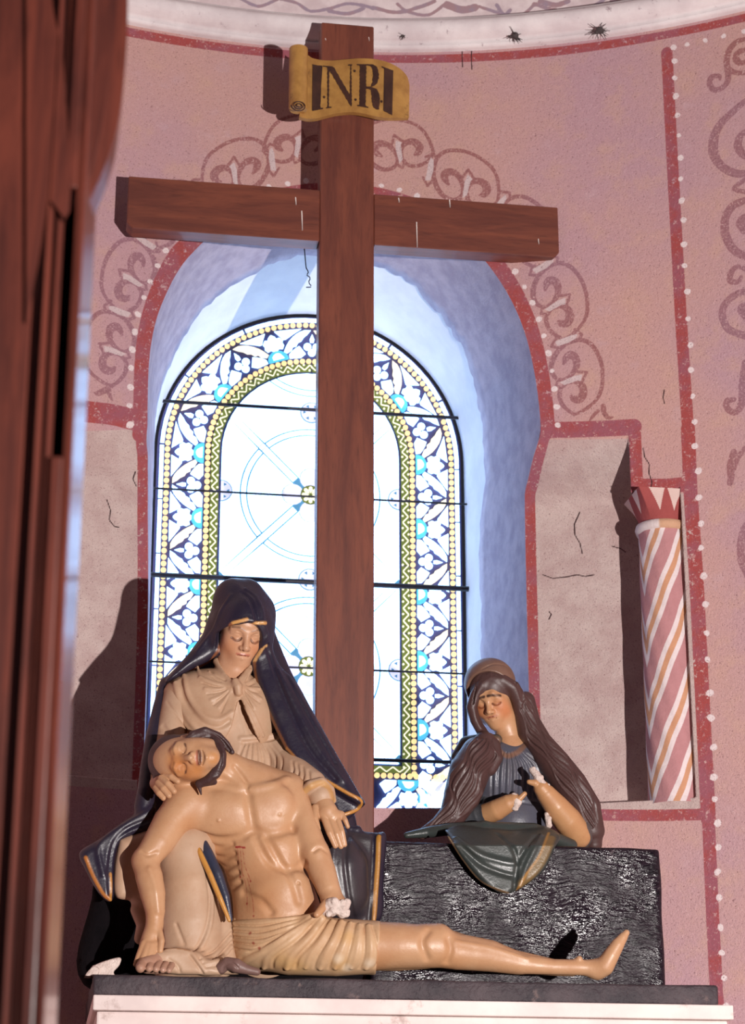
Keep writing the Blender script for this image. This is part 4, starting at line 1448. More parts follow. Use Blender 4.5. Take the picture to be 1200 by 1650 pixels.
class Paint:
    def __init__(s, clay, V, base):
        s.c = clay; s.V = V; s.col = np.tile(np.array(base, float), (len(V), 1))
    def line(s, pts, r, colr, soft=.35, a=1.0, step=2):
        p = np.array([tuple(q) + ((1.,) if len(q) == 2 else ()) for q in pts], float)
        p = spline(p, step) if len(p) > 2 else resample(p, step)
        q = P(p[:, 0], p[:, 1], s.c.hit(p[:, 0], p[:, 1]))
        s.pts3(q, r * p[:, 2], colr, soft, a)
    def pts3(s, q, r, colr, soft=.35, a=1.0):
        q = np.asarray(q); r = np.broadcast_to(r, (len(q),))
        m = r.max() * 1.5
        w = np.nonzero(np.all((s.V > q.min(0) - m) & (s.V < q.max(0) + m), 1))[0]
        if not len(w): return
        X = s.V[w]; best = np.full(len(w), 9.0)
        for i in range(len(q) - 1) if len(q) > 1 else [0]:
            a_, b_ = q[i], q[min(i + 1, len(q) - 1)]
            e = b_ - a_
            t = np.clip(((X - a_) @ e) / (e @ e + 1e-12), 0, 1)
            d = np.linalg.norm(X - a_ - t[:, None] * e, axis=1) / r[i]
            best = np.minimum(best, d)
        f = (1 - smooth(best, 1 - soft, 1 + soft)) * a
        s.col[w] = s.col[w] * (1 - f[:, None]) + np.array(colr) * f[:, None]
    def spot(s, u, v, r, colr, soft=.6, a=1.0):
        y = s.c.hit(np.array([float(u)]), np.array([float(v)]))
        s.pts3(P(np.array([float(u)]), np.array([float(v)]), y), r, colr, soft, a)
    def poly(s, poly, colr, a=1.0, front=None):
        u, v = proj(s.V)
        pl = np.array(poly, float)
        w = np.nonzero((u > pl[:, 0].min() - 3) & (u < pl[:, 0].max() + 3) & (v > pl[:, 1].min() - 3) & (v < pl[:, 1].max() + 3))[0]
        if front is not None: w = w[s.V[w, 1] < front]
        sd, _, _ = poly_sd(u[w], v[w], pl)
        f = (1 - smooth(sd, -1.2, 1.2)) * a
        s.col[w] = s.col[w] * (1 - f[:, None]) + np.array(colr) * f[:, None]

def frame(fwd, up):
    f = np.array(fwd, float); f /= np.linalg.norm(f)
    u = np.array(up, float); u -= f * (u @ f); u /= np.linalg.norm(u)
    return np.stack([np.cross(f, u), f, u], 1)       # columns: right, forward, up

def face(cl, c, M, sc, brow=0.0, mouth_open=0.0, long=1.0, nose=1.0, ear=True, lid=-.5):
    """carved head in its own frame; returns local -> world"""
    def L(x, y, z): return c + sc * (M @ np.array([x, y, z * (long if z < 0 else 1)]))
    def E(p, r, k=.03, op='+'): cl.ell(L(*p), np.array(r) * sc, M, k * sc, op)
    def C(pts, k=.01, op='+'): cl.chain([L(*p[:3]) for p in pts], [p[3] * sc for p in pts], k * sc, op)
    E((0, -.012, .045), (.074, .090, .082))
    E((0, .022, -.025), (.058, .066, .088), .04)
    E((0, .062, -.098), (.021, .020, .019), .035)
    for s in (1, -1):
        E((s * .034, .050, -.024), (.026, .026, .032), .03)
        E((s * .045, .012, -.068), (.016, .03, .03), .03)
        if ear:
            E((s * .072, -.008, .0), (.010, .018, .030), .008)
    for s in (1, -1):
        E((s * .031, .102, .012), (.021, .022, .017), .014, '-')
        C([(s * .010, .083, .026, .007), (s * .026, .082, .033 + brow * .004, .0075), (s * .046, .067, .028 - brow * .010, .0065)], .016)
        E((s * .0305, .0665, .010), (.0165, .0165, .0145), .005)
        C([(s * .015, .0815, .004 + lid * .002, .0022), (s * .023, .0855, lid * .008, .0026), (s * .032, .0855, lid * .010, .0026), (s * .045, .077, lid * .003, .0022)], .003, '-')
        C([(s * .014, .079, .010, .003), (s * .024, .082, .019, .0028), (s * .036, .081, .019, .0028), (s * .048, .070, .011, .0028)], .004)
    C([(0, .080, .026, .0075), (0, .093, -.002, .0085 * nose), (0, .1045, -.026, .0112 * nose)], .012)
    for s in (1, -1):
        E((s * .0115, .093, -.031), (.0082, .011, .0072), .006)
        C([(s * .006, .099, -.039, .0032), (s * .006, .102, -.034, .0030)], .002, '-')
    E((0, .070, -.060), (.030, .020, .024), .02)
    mz = -.0615
    C([(-.023, .077, mz + .001, .0035), (-.009, .0885, mz + .0055, .0050), (0, .0895, mz + .0045, .0045), (.009, .0885, mz + .0055, .0050), (.023, .077, mz + .001, .0035)], .004)
    C([(-.017, .080, mz - .006 - mouth_open * .012, .0045), (0, .0885, mz - .0075 - mouth_open * .016, .0062), (.017, .080, mz - .006 - mouth_open * .012, .0045)], .005)
    g = .0022 + .007 * mouth_open
    C([(-.023, .083, mz - mouth_open * .004, .0022), (-.010, .0925, mz - mouth_open * .007, g), (0, .094, mz - mouth_open * .008, g), (.010, .0925, mz - mouth_open * .007, g), (.023, .083, mz - mouth_open * .004, .0022)], .002, '-')
    return L

def carved(name, clay, mat, root, base, painter=None):
    V, Fc = clay.mesh()
    pa = Paint(clay, V, base)
    if painter: painter(pa)
    o = mesh_obj(name, V, Fc, mat, col=pa.col)
    child(o, root)
    return o
# ================================================================== the carved figures
def polychrome(name, rough=.42, spec=.5, bump=.10, spots=.5, coat=.0):
    m, nt, b = new_mat(name)
    t = NT(nt)
    n1 = t.noise(16, 5, .6); n2 = t.noise(120, 4, .65); n3 = t.noise(42, 5, .7)
    c = t.attr('Col', True)
    c = t.mix(t.ramp(n1, .35, .7, 0, .34), c, (.74, .55, .40), 'MULTIPLY')
    c = t.mix(t.ramp(n3, .60, .78, 0, spots * .6), c, (.55, .45, .42), 'MULTIPLY')
    c = t.mix(t.ramp(n2, .70, .80, 0, spots), c, (.42, .33, .30), 'MULTIPLY')
    t.link(c, b.inputs['Base Color'])
    t.link(t.ramp(n1, .3, .7, rough - .08, rough + .12), b.inputs['Roughness'])
    b.inputs['Specular IOR Level'].default_value = spec
    b.inputs['Coat Weight'].default_value = coat; b.inputs['Coat Roughness'].default_value = .2
    t.bump(t.math('ADD', n3, t.math('MULTIPLY', n2, .4)), bump, .006, b)
    return m
M_SKIN = polychrome('painted_flesh', .42, .45, .16, .6)
M_CLOTH = polychrome('cream_painted_cloth', .50, .4, .12)
M_NAVY = polychrome('midnight_painted_cloth', .36, .55, .22, .3)
M_HAIR = polychrome('painted_hair', .45, .5, .2, .3)
M_CHALK = plain('broken_white_plaster', srgb(232, 214, 204), srgb(206, 184, 174), rough=.9, scale=40, bump=.9, bscale=90)
SKIN = srgb(192, 148, 112); CREAM = srgb(188, 156, 130); NAVY = srgb(40, 34, 50); GOLD = srgb(186, 128, 58); HAIRC = srgb(66, 44, 44)
H = .003

def hand_fingers(cl, fingers, k=.004):
    for f in fingers:
        p, r = Q(f); cl.chain(p, r, k)

# ------------------------------------------------------------------ the dead man
def dead_man():
    root = empty('reclining_man_statue', 'painted carved statue of a dead man in a loincloth lying across the veiled woman\'s lap', 'statue', tuple(P(650., 1570., 6.27)))
    root.location.z = ZS
    lo, hi = box_of(205, 1172, 1020, 1582, 6.12, 6.52)
    hi[1] = 6.54; lo[1] = 6.13
    hi[2] = P(300., 1165., 6.13)[2]
    cl = Clay(lo, hi, H)
    # trunk
    I3 = np.eye(3)
    tilt = frame(BK + .1 * UP, P(395., 1290., 6.35) - P(440., 1450., 6.35))
    cl.ell(P(392., 1318., 6.375), (.168, .112, .135), tilt, .02)
    cl.ell(P(428., 1400., 6.375), (.122, .098, .150), tilt, .05)
    cl.ell(P(444., 1462., 6.375), (.128, .100, .100), tilt, .05)
    cl.ell(P(452., 1505., 6.37), (.140, .105, .10), tilt, .05)
    # shoulders and neck
    p, r = Q([(300, 1292, 6.33, 30), (345, 1270, 6.36, 34), (410, 1262, 6.37, 32), (462, 1272, 6.36, 27)]); cl.chain(p, r, .05)
    p, r = Q([(345, 1228, 6.30, 26), (372, 1240, 6.32, 27), (402, 1262, 6.34, 34)]); cl.chain(p, r, .03)
    # breast muscles and belly
    for u, v, a, b in ((352, 1312, .078, .062), (440, 1300, .066, .066)):
        cl.ell(P(float(u), float(v), 6.292), (a, .030, b), tilt, .035)
    cl.ell(P(455., 1436., 6.300), (.075, .04, .062), tilt, .05)
    cl.ell(P(440., 1372., 6.305), (.075, .035, .06), tilt, .05)
    # arm hanging on the side of the head
    p, r = Q([(302, 1296, 6.32, 33), (275, 1326, 6.30, 29), (255, 1358, 6.28, 25), (233, 1388, 6.27, 20)]); cl.chain(p, r, .03)
    p, r = Q([(233, 1386, 6.27, 20), (240, 1412, 6.26, 22), (246, 1440, 6.25, 20.5), (250, 1468, 6.25, 16), (249, 1492, 6.25, 13)]); cl.chain(p, r, .012)
    p, r = Q([(249, 1490, 6.25, 13), (244, 1508, 6.245, 15), (238, 1524, 6.24, 14)]); cl.chain(p, r, .01)
    hand_fingers(cl, [[(232, 1520, 6.225, 6), (224, 1540, 6.215, 5.4), (219, 1554, 6.22, 4.6)],
                      [(238, 1523, 6.22, 6), (230, 1545, 6.205, 5.4), (226, 1560, 6.21, 4.6)],
                      [(244, 1523, 6.22, 6), (238, 1546, 6.205, 5.4), (234, 1561, 6.21, 4.6)],
                      [(249, 1521, 6.225, 5.6), (246, 1542, 6.21, 5), (243, 1556, 6.215, 4.4)],
                      [(256, 1500, 6.235, 6), (260, 1516, 6.22, 5.6), (258, 1532, 6.215, 4.8)]])
    # other arm, hand broken off at the knuckles
    p, r = Q([(466, 1276, 6.345, 27), (482, 1310, 6.325, 23), (498, 1350, 6.30, 22), (508, 1378, 6.29, 22.5)]); cl.chain(p, r, .02)
    p, r = Q([(508, 1376, 6.29, 22.5), (519, 1404, 6.28, 22), (529, 1432, 6.265, 19), (537, 1452, 6.26, 17)]); cl.chain(p, r, .012)
    p, r = Q([(535, 1452, 6.255, 18), (548, 1460, 6.24, 15)]); cl.chain(p, r, .01)
    hand_fingers(cl, [[(524, 1456, 6.235, 7), (517, 1466, 6.215, 6.5), (510, 1474, 6.205, 5.5)]])
    # legs: one in front, the other just behind it
    p, r = Q([(470, 1518, 6.34, 46), (560, 1524, 6.30, 41), (640, 1524, 6.28, 37), (705, 1526, 6.275, 33), (735, 1534, 6.275, 28), (787, 1540, 6.27, 23.5), (840, 1553, 6.265, 16), (890, 1558, 6.262, 12.5), (938, 1559, 6.26, 12.5), (962, 1561, 6.26, 14)]); cl.chain(p, r, .02)
    p, r = Q([(690, 1512, 6.262, 18), (706, 1508, 6.262, 17)]); cl.chain(p, r, .03)
    p, r = Q([(745, 1532, 6.285, 20), (790, 1540, 6.29, 20), (830, 1552, 6.29, 14)]); cl.chain(p, r, .03)
    p, r = Q([(470, 1518, 6.42, 44), (640, 1530, 6.40, 34), (720, 1528, 6.40, 30), (800, 1545, 6.385, 21), (900, 1560, 6.345, 12.5), (922, 1562, 6.33, 11)]); cl.chain(p, r, .015)
    # foot, toes up
    p, r = Q([(962, 1563, 6.26, 14.5), (974, 1557, 6.245, 15), (984, 1540, 6.235, 13), (995, 1522, 6.23, 10.5), (1003, 1511, 6.228, 7.5)]); cl.chain(p, r, .02)
    for i, (u, v, y) in enumerate(((1009, 1503, 6.226), (1006, 1506, 6.245), (1004, 1508, 6.262), (1001, 1510, 6.278), (998, 1513, 6.292))):
        p, r = Q([(u - 13, v + 18, y + .004, 7.0 - i * .5), (u, v, y, 5.2 - i * .4)]); cl.chain(p, r, .006)
    p, r = Q([(918, 1562, 6.30, 9), (926, 1553, 6.27, 7), (933, 1545, 6.25, 5)]); cl.chain(p, r, .008)
    # head laid back on the woman's arm: crown to the side, face to the viewer
    hc = P(305., 1224., 6.275)
    Mh = frame(BK * .95 + UP * .16 - RT * .10, -RT * .97 - UP * .02 + BK * .08)
    L = face(cl, hc, Mh, .96, brow=.6, mouth_open=.9, long=.86, nose=.95, lid=-.55)
    # muscles drawn on the surface
    G = lambda pts, w=.004, k=.010, sink=.2: cl.draw(pts, w, k, '-', sink)
    Rg = lambda pts, w=.005, k=.012, sink=.6: cl.draw(pts, w, k, '+', sink)
    G([(398, 1268), (402, 1300), (408, 1336)], .006, .02)
    G([(322, 1342), (350, 1352), (385, 1350), (408, 1340), (440, 1344), (470, 1336)], .005, .022)
    for k_ in range(5):                                     # ribs on the flank
        a = k_ * 17
        G([(338 + a * .30, 1362 + a), (358 + a * .25, 1366 + a * .95), (374 + a * .2, 1360 + a * .9)], .0030, .016, .1)
    G([(412, 1350), (430, 1385), (452, 1400), (480, 1398), (492, 1390)], .0045, .02)
    G([(430, 1350), (452, 1390), (472, 1420), (482, 1452)], .004, .02)
    G([(392, 1440), (420, 1452), (436, 1470)], .004, .02)
    cl.sph(P(481., 1423., float(cl.hit(np.array([481.]), np.array([1423.]))[0]) - .001), .0055, .004, '-')
    for u, v in ((352, 1322), (450, 1312)):
        cl.sph(P(float(u), float(v), float(cl.hit(np.array([float(u)]), np.array([float(v)]))[0])), .0045, .004)
    Rg([(340, 1262), (370, 1270), (398, 1272)], .006, .018)
    Rg([(462, 1256), (435, 1266), (404, 1272)], .006, .018)
    G([(378, 1236), (390, 1252), (398, 1268)], .004, .012)
    Rg([(362, 1246), (380, 1258), (398, 1270)], .005, .014)
    Rg([(240, 1400), (250, 1430), (255, 1470)], .003, .012)
    G([(228, 1372), (238, 1378), (252, 1374)], .003, .010)
    G([(505, 1372), (515, 1366), (526, 1372)], .0028, .010)
    G([(690, 1500), (680, 1518), (688, 1545)], .004, .018)
    G([(722, 1512), (726, 1530), (720, 1550)], .004, .018)
    Rg([(735, 1518), (790, 1528), (850, 1546)], .003, .012)
    def paint(pa):
        ochre = srgb(184, 124, 74); dark = srgb(150, 96, 70)
        for u, v, r in ((290, 1240, .03), (312, 1250, .03), (318, 1236, .02), (282, 1226, .03)): pa.spot(u, v, r, srgb(188, 120, 62), .7, .6)
        pa.spot(344, 1222, .018, srgb(190, 128, 66), .6, .6)
        for u, v, r in ((360, 1370, .06), (400, 1430, .07), (430, 1450, .05), (440, 1380, .05), (520, 1470, .03), (300, 1330, .03), (240, 1480, .03), (600, 1555, .06), (720, 1555, .05)): pa.spot(u, v, r, ochre, .9, .28)
        # wound and blood
        red = srgb(150, 44, 44)
        pa.line([(380, 1365), (386, 1364.5), (394, 1366)], .0030, red, .4, .95)
        for pts in ([(383, 1366), (384, 1385), (387, 1412)], [(387, 1366), (389, 1390), (391, 1414)], [(391, 1366), (395, 1395), (404, 1420)], [(389, 1400), (397, 1430), (399, 1470)], [(399, 1416), (407, 1450), (409, 1475)]):
            pa.line(pts, .0014, red, .6, .7)
        for u, v in ((387, 1413), (404, 1420), (398, 1456), (409, 1476), (400, 1484), (412, 1490)): pa.spot(u, v, .0035, red, .4, .95)
        # brows, eyes, mouth
        br = srgb(74, 46, 38)
        for s in (1, -1):
            pa.pts3([L(s * .012, .088, .030), L(s * .028, .086, .036), L(s * .048, .070, .030)], .0042 * .96, br, .5, .8)
            pa.pts3([L(s * .014, .084, .003), L(s * .024, .086, -.005), L(s * .034, .085, -.006), L(s * .046, .075, -.001)], .0028, br, .5, .85)
        pa.pts3([L(-.018, .086, -.064 * .86), L(0, .090, -.068 * .86), L(.018, .086, -.064 * .86)], .0065, srgb(60, 20, 22), .5, .9)
        pa.pts3([L(-.02, .086, -.056 * .86), L(0, .096, -.055 * .86), L(.02, .086, -.056 * .86)], .004, srgb(170, 90, 78), .5, .7)
    carved('body', cl, M_SKIN, root, SKIN, paint)

    # hair and beard
    lo, hi = box_of(240, 1168, 380, 1275, 6.14, 6.40)
    ch = Clay(lo, hi, .0025)
    for pts in ([(300, 1196, 6.235, 6), (312, 1186, 6.24, 9), (330, 1181, 6.25, 10), (350, 1188, 6.265, 9), (364, 1200, 6.27, 7), (374, 1212, 6.27, 4)],
                [(286, 1200, 6.26, 9), (275, 1212, 6.27, 11), (266, 1226, 6.28, 12), (262, 1242, 6.29, 11), (254, 1256, 6.30, 8)],
                [(300, 1198, 6.30, 16), (270, 1215, 6.31, 18), (262, 1235, 6.31, 18), (275, 1256, 6.31, 14)],
                [(318, 1190, 6.29, 13), (350, 1195, 6.30, 9)]):
        p, r = Q(pts); ch.chain(p, r, .006)
    ch.ell(hc + Mh @ np.array([0, -.022, .052]), np.array((.080, .086, .080)), Mh, .01)
    ch.ell(hc + Mh @ np.array([0, .085, -.020]), np.array((.068, .075, .092)), Mh, .006, '-')
    for pts in ([(343, 1190, 6.25, 6), (352, 1202, 6.222, 8), (356, 1216, 6.208, 9), (354, 1232, 6.208, 10), (347, 1246, 6.215, 9), (336, 1256, 6.225, 8), (322, 1262, 6.235, 6)],
                [(336, 1256, 6.23, 7), (345, 1260, 6.232, 5), (322, 1264, 6.235, 5)],
                [(318, 1262, 6.235, 4), (322, 1272, 6.238, 3), (324, 1280, 6.242, 1.5)]):
        p, r = Q(pts); ch.chain(p, r, .005)
    for k_ in range(7):
        a = k_ / 6
        ch.draw([(300 + 10 * a, 1190 + 6 * a), (325 + 8 * a, 1176 + 10 * a), (352 + 4 * a, 1186 + 9 * a), (372 - 2 * a, 1208 + 3 * a)], .0022, .002, '-', .3)
        ch.draw([(290 - 8 * a, 1199 + 4 * a), (272 - 6 * a, 1214 + 5 * a), (264 - 4 * a, 1240)], .0020, .002, '-', .3)
        ch.draw([(344 + 8 * a, 1198), (348 + 10 * a, 1222), (340 + 10 * a, 1250)], .0018, .002, '-', .3)
    carved('hair', ch, M_HAIR, root, HAIRC)

    # loincloth
    lo, hi = box_of(365, 1462, 625, 1582, 6.13, 6.50); lo[1] = 6.14; hi[1] = 6.52
    cc = Clay(lo, hi, H)
    cc.ell(P(444., 1478., 6.375), (.142, .116, .075), tilt, .03)
    cc.ell(P(452., 1515., 6.37), (.152, .120, .085), tilt, .04)
    p, r = Q([(470, 1520, 6.33, 50), (540, 1526, 6.305, 46), (604, 1526, 6.29, 42)]); cc.chain(p, r, .03)
    p, r = Q([(470, 1520, 6.42, 48), (604, 1530, 6.41, 40)]); cc.chain(p, r, .03)
    p, r = Q([(500, 1480, 6.25, 12), (512, 1478, 6.24, 12)]); cc.chain(p, r, .02)
    # upper edge cut along the belly
    cc.puff([(360, 1440), (520, 1430), (512, 1466), (470, 1476), (420, 1480), (372, 1482), (355, 1478)], 6.2, .16, .004, .006, '-')
    cc.puff([(613, 1460), (680, 1460), (680, 1590), (612, 1590), (607, 1550), (612, 1510)], 6.3, .25, .004, .006, '-')
    for k_ in range(5):                                     # fine horizontal pleats
        cc.draw([(376, 1487 + k_ * 9), (420, 1487 + k_ * 10), (465, 1480 + k_ * 7), (502, 1476 + k_ * 3)], .0038, .006, '+', .3)
        cc.draw([(376, 1491 + k_ * 9.5), (420, 1492 + k_ * 10), (465, 1484 + k_ * 7), (500, 1478 + k_ * 3)], .0026, .004, '-', .2)
    for k_, (x, w) in enumerate(((425, 1.1), (462, 1.3), (492, 1.0), (516, 1.2), (540, 1.0), (566, .9), (590, 1.0))):
        t = k_ / 6
        cc.draw([(506 + t * 88, 1478 + t * 14), ((506 + t * 88 + x) / 2 + 5, 1512), (x + 7, 1540), (x, 1560)], .0050 * w * (1 + .35 * math.sin(k_ * 2.3)), .010, '+', .2)
        cc.draw([(514 + t * 86, 1480 + t * 12), ((514 + t * 86 + x + 13) / 2 + 5, 1514), (x + 20, 1541), (x + 13, 1561)], .0034 * w * (1 + .3 * math.sin(k_ * 1.7)), .006, '-', .25)
    cc.F[:, :, cc.ax[2] < ZS + .001] = .05
    cc.draw([(384, 1556), (420, 1536), (462, 1506), (500, 1480)], .007, .008, '+', .3)
    cc.draw([(384, 1546), (420, 1526), (462, 1500), (500, 1478)], .004, .005, '-', .3)
    def pc(pa):
        for u, v, r in ((455, 1550, .03), (480, 1558, .03), (548, 1555, .025), (560, 1510, .02)): pa.spot(u, v, r, srgb(206, 156, 74), .8, .3)
        for u, v in ((403, 1504), (408, 1520), (418, 1528)): pa.spot(u, v, .005, srgb(150, 52, 46), .5, .8)
        for u, v in ((545, 1545), (560, 1560), (596, 1552)): pa.spot(u, v, .014, srgb(232, 214, 190), .8, .6)
    carved('loincloth', cc, M_CLOTH, root, srgb(198, 162, 126), pc)

    # broken plaster where the hand is missing
    lo, hi = box_of(515, 1440, 575, 1485, 6.17, 6.32)
    cb = Clay(lo, hi, .002)
    rg = np.random.default_rng(9)
    for _ in range(26):
        u, v = 524 + 38 * rg.random(), 1452 + 22 * rg.random()
        if (u - 543) ** 2 / 22 ** 2 + (v - 1463) ** 2 / 14 ** 2 > 1: continue
        p, r = Q([(u, v, 6.212 + .016 * rg.random(), 4 + 4 * rg.random())]); cb.sph(p[0], r[0], .002)
    p, r = Q([(534, 1458, 6.228, 12), (550, 1464, 6.228, 12)]); cb.chain(p, r, .004)
    o = carved('broken_hand_stump', cb, M_CHALK, root, (1, 1, 1))
    o['label'] = 'white broken plaster stump'
dead_man()
# ------------------------------------------------------------------ the seated veiled woman
def veiled_woman():
    root = empty('seated_woman_statue', 'carved statue of a seated woman in a dark gold-hemmed mantle holding the dead man', 'statue', tuple(P(380., 1565., 6.5)))
    root.location.z = ZS
    # ---- head and neck
    lo, hi = box_of(330, 940, 450, 1110, 6.26, 6.56)
    c = Clay(lo, hi, .002)
    Mh = frame(BK * .86 - UP * .22 + RT * .26, UP * .94 + RT * .20 + BK * .12)
    hc = P(387., 1018., 6.455)
    L = face(c, hc, Mh, .98, brow=.3, long=.92, nose=.98, ear=False, lid=-.9)
    p, r = Q([(384, 1050, 6.47, 26), (374, 1074, 6.49, 27), (372, 1100, 6.50, 36)]); c.chain(p, r, .02)
    def paint(pa):
        br = srgb(70, 44, 38)
        for s in (1, -1):
            pa.pts3([L(s * .010, .088, .029), L(s * .028, .086, .036), L(s * .048, .070, .030)], .0040, br, .5, .85)
            pa.pts3([L(s * .014, .083, .001), L(s * .024, .086, -.008), L(s * .034, .085, -.010), L(s * .046, .075, -.004)], .0040, br, .5, .9)
            pa.pts3([L(s * .038, .068, -.030), L(s * .042, .06, -.045)], .024, srgb(196, 118, 72), .9, .55 if s < 0 else .4)
        pa.pts3([L(-.020, .086, -.055), L(0, .096, -.055), L(.020, .086, -.055)], .0045, srgb(176, 84, 70), .5, .7)
        pa.pts3([L(-.019, .088, -.0565), L(0, .097, -.0565), L(.019, .088, -.0565)], .0018, srgb(90, 40, 36), .5, .9)
    carved('head', c, M_SKIN, root, srgb(198, 152, 120), paint)

    # ---- dress: trunk, sleeves, skirt over the knees
    lo, hi = box_of(178, 1045, 575, 1578, 6.16, 6.70); lo[2] = ZS - .004; lo[1] = 6.16; hi[1] = 6.72
    c = Clay(lo, hi, .0032)
    c.ell(P(352., 1125., 6.525), (.165, .095, .085), None, .03)
    c.ell(P(375., 1180., 6.53), (.130, .095, .13), None, .05)
    c.ell(P(402., 1240., 6.53), (.120, .10, .11), None, .05)
    # sleeve that bears the man's head, and the other sleeve with its cuff
    p, r = Q([(290, 1118, 6.51, 26), (280, 1160, 6.48, 26), (268, 1210, 6.44, 24), (257, 1250, 6.40, 20), (258, 1264, 6.36, 15)]); c.chain(p, r, .02)
    p, r = Q([(430, 1180, 6.54, 26), (455, 1228, 6.46, 24), (480, 1246, 6.40, 23), (502, 1264, 6.36, 24), (517, 1282, 6.335, 22)]); c.chain(p, r, .02)
    for i, (a, b) in enumerate((((470, 1226), (462, 1262)), ((478, 1229), (470, 1268)), ((487, 1234), (477, 1274)), ((497, 1240), (485, 1282)))):
        c.draw([a, ((a[0] + b[0]) / 2 + 6, (a[1] + b[1]) / 2), b], .0042, .005, '-', .25)
    p, r = Q([(486, 1278, 6.325, 7), (500, 1266, 6.305, 9), (518, 1260, 6.31, 8), (532, 1272, 6.325, 7), (537, 1290, 6.34, 5)]); c.chain(p, r, .006)
    # skirt: seat, two knees, one shin standing free beside the hanging arm
    p, r = Q([(400, 1300, 6.56, 75), (420, 1420, 6.60, 80), (420, 1520, 6.60, 80)]); c.chain(p, r, .04)
    p, r = Q([(380, 1330, 6.52, 55), (320, 1352, 6.42, 44), (296, 1372, 6.36, 42)]); c.chain(p, r, .04)
    p, r = Q([(298, 1372, 6.365, 42), (304, 1430, 6.35, 48), (306, 1490, 6.35, 52), (306, 1560, 6.36, 56)]); c.chain(p, r, .03)
    c.puff([(300, 1330), (330, 1370), (350, 1412), (370, 1470), (376, 1520), (380, 1566), (330, 1570), (320, 1500), (300, 1400)], 6.40, .07, .03, .02)
    p, r = Q([(300, 1345, 6.37, 18), (297, 1332, 6.385, 10)]); c.chain(p, r, .02)
    # knee on the far side of the hanging arm
    c.puff([(192, 1352), (215, 1344), (262, 1336), (262, 1440), (236, 1468), (214, 1452), (186, 1444), (184, 1400)], 6.40, .06, .03, .02)
    p, r = Q([(236, 1440, 6.38, 20), (222, 1466, 6.37, 12), (232, 1490, 6.37, 12), (226, 1512, 6.37, 10)]); c.chain(p, r, .02)
    # hem spread on the slab over the feet
    c.puff([(250, 1534), (285, 1528), (318, 1534), (340, 1556), (352, 1569), (290, 1570), (262, 1566), (244, 1552)], 6.24, .035, .018, .015)
    c.puff([(330, 1568), (336, 1546), (368, 1548), (382, 1556), (384, 1570)], 6.26, .05, .02, .02)
    D = c.draw
    # folds of the skirt
    D([(333, 1405), (338, 1450), (334, 1490), (322, 1520), (308, 1534)], .0048, .006, '-', .4)
    D([(336, 1402), (342, 1450), (339, 1490), (328, 1520), (316, 1536)], .0048, .006, '+', .2)
    D([(340, 1398), (356, 1440), (368, 1482)], .004, .006, '+', .3)
    for k_ in range(3):
        D([(318 + k_ * 6, 1540 + k_ * 6), (340 + k_ * 5, 1530 + k_ * 9), (358 + k_ * 3, 1512 + k_ * 12), (371 + k_, 1498 + k_ * 14)], .0055, .007, '+', .3)
        D([(320 + k_ * 6, 1546 + k_ * 6), (342 + k_ * 5, 1536 + k_ * 9), (360 + k_ * 3, 1518 + k_ * 12), (372 + k_, 1504 + k_ * 14)], .0036, .005, '-', .3)
    D([(262, 1440), (258, 1480), (262, 1520)], .005, .01, '-', .3)
    D([(284, 1490), (296, 1520), (302, 1532)], .0035, .008, '-', .2)
    D([(250, 1533), (282, 1530), (306, 1534), (318, 1548), (330, 1566)], .0045, .005, '+', .2)
    D([(306, 1540), (318, 1556), (326, 1568)], .0035, .004, '-', .3)
    D([(272, 1546), (286, 1556), (290, 1568)], .0035, .005, '-', .3)
    # bodice: belt gathers and skirt pleats
    D([(392, 1196), (412, 1194), (432, 1192), (446, 1188)], .006, .006, '-', .3)
    D([(388, 1190), (412, 1188), (440, 1184)], .006, .008, '+', .3)
    for k_ in range(8):
        x = 378 + k_ * 10
        D([(394 + k_ * 6, 1198), (x + 6, 1222), (x + 4, 1250)], .0036, .005, '-', .3)
    for k_ in range(5):
        D([(384 + k_ * 2, 1120), (388 + k_ * 8, 1150), (396 + k_ * 9, 1182)], .0036, .006, '-' if k_ % 2 else '+', .3)
    D([(268, 1130), (290, 1158), (304, 1178)], .003, .004, '-', .3)
    D([(262, 1170), (282, 1196), (284, 1222)], .005, .012, '-', .2)
    def pdress(pa):
        pa.line([(486, 1280), (500, 1268), (518, 1262), (532, 1274), (537, 1290)], .010, srgb(190, 142, 82), .5, .8)
        for u, v, r in ((330, 1540, .03), (300, 1420, .05), (230, 1400, .04), (420, 1220, .03)): pa.spot(u, v, r, srgb(194, 156, 124), .9, .4)
        pa.line([(250, 1531), (282, 1528), (306, 1532)], .003, srgb(150, 104, 66), .5, .7)
    carved('dress', c, M_CLOTH, root, CREAM, pdress)

    # ---- shoulder cape knotted on the breast
    lo, hi = box_of(250, 1045, 465, 1235, 6.36, 6.62)
    c = Clay(lo, hi, .0025)
    c.ell(P(350., 1125., 6.52), (.178, .108, .096), None, .03)
    c.ell(P(345., 1170., 6.50), (.135, .10, .10), None, .04)
    c.ell(P(395., 1160., 6.50), (.10, .098, .12), None, .04)
    p, r = Q([(350, 1066, 6.475, 7), (364, 1086, 6.438, 8), (380, 1102, 6.415, 9), (392, 1092, 6.435, 8), (402, 1074, 6.465, 7)]); c.chain(p, r, .012)
    # cut to its outline: neck opening, pointed front, lower edge
    out = [(350, 1058), (322, 1066), (290, 1078), (268, 1098), (262, 1112), (266, 1128), (284, 1152), (306, 1182), (330, 1206), (356, 1200), (372, 1170), (382, 1128), (388, 1126), (398, 1150), (410, 1180), (430, 1221), (448, 1176), (440, 1140), (424, 1104), (412, 1080), (405, 1068), (396, 1076), (386, 1088), (378, 1100), (362, 1084), (352, 1066)]
    pl = resample(np.array(out, float), 5, closed=True)[:-1]
    cut = Clay(lo, hi, .0025); cut.F[:] = 1
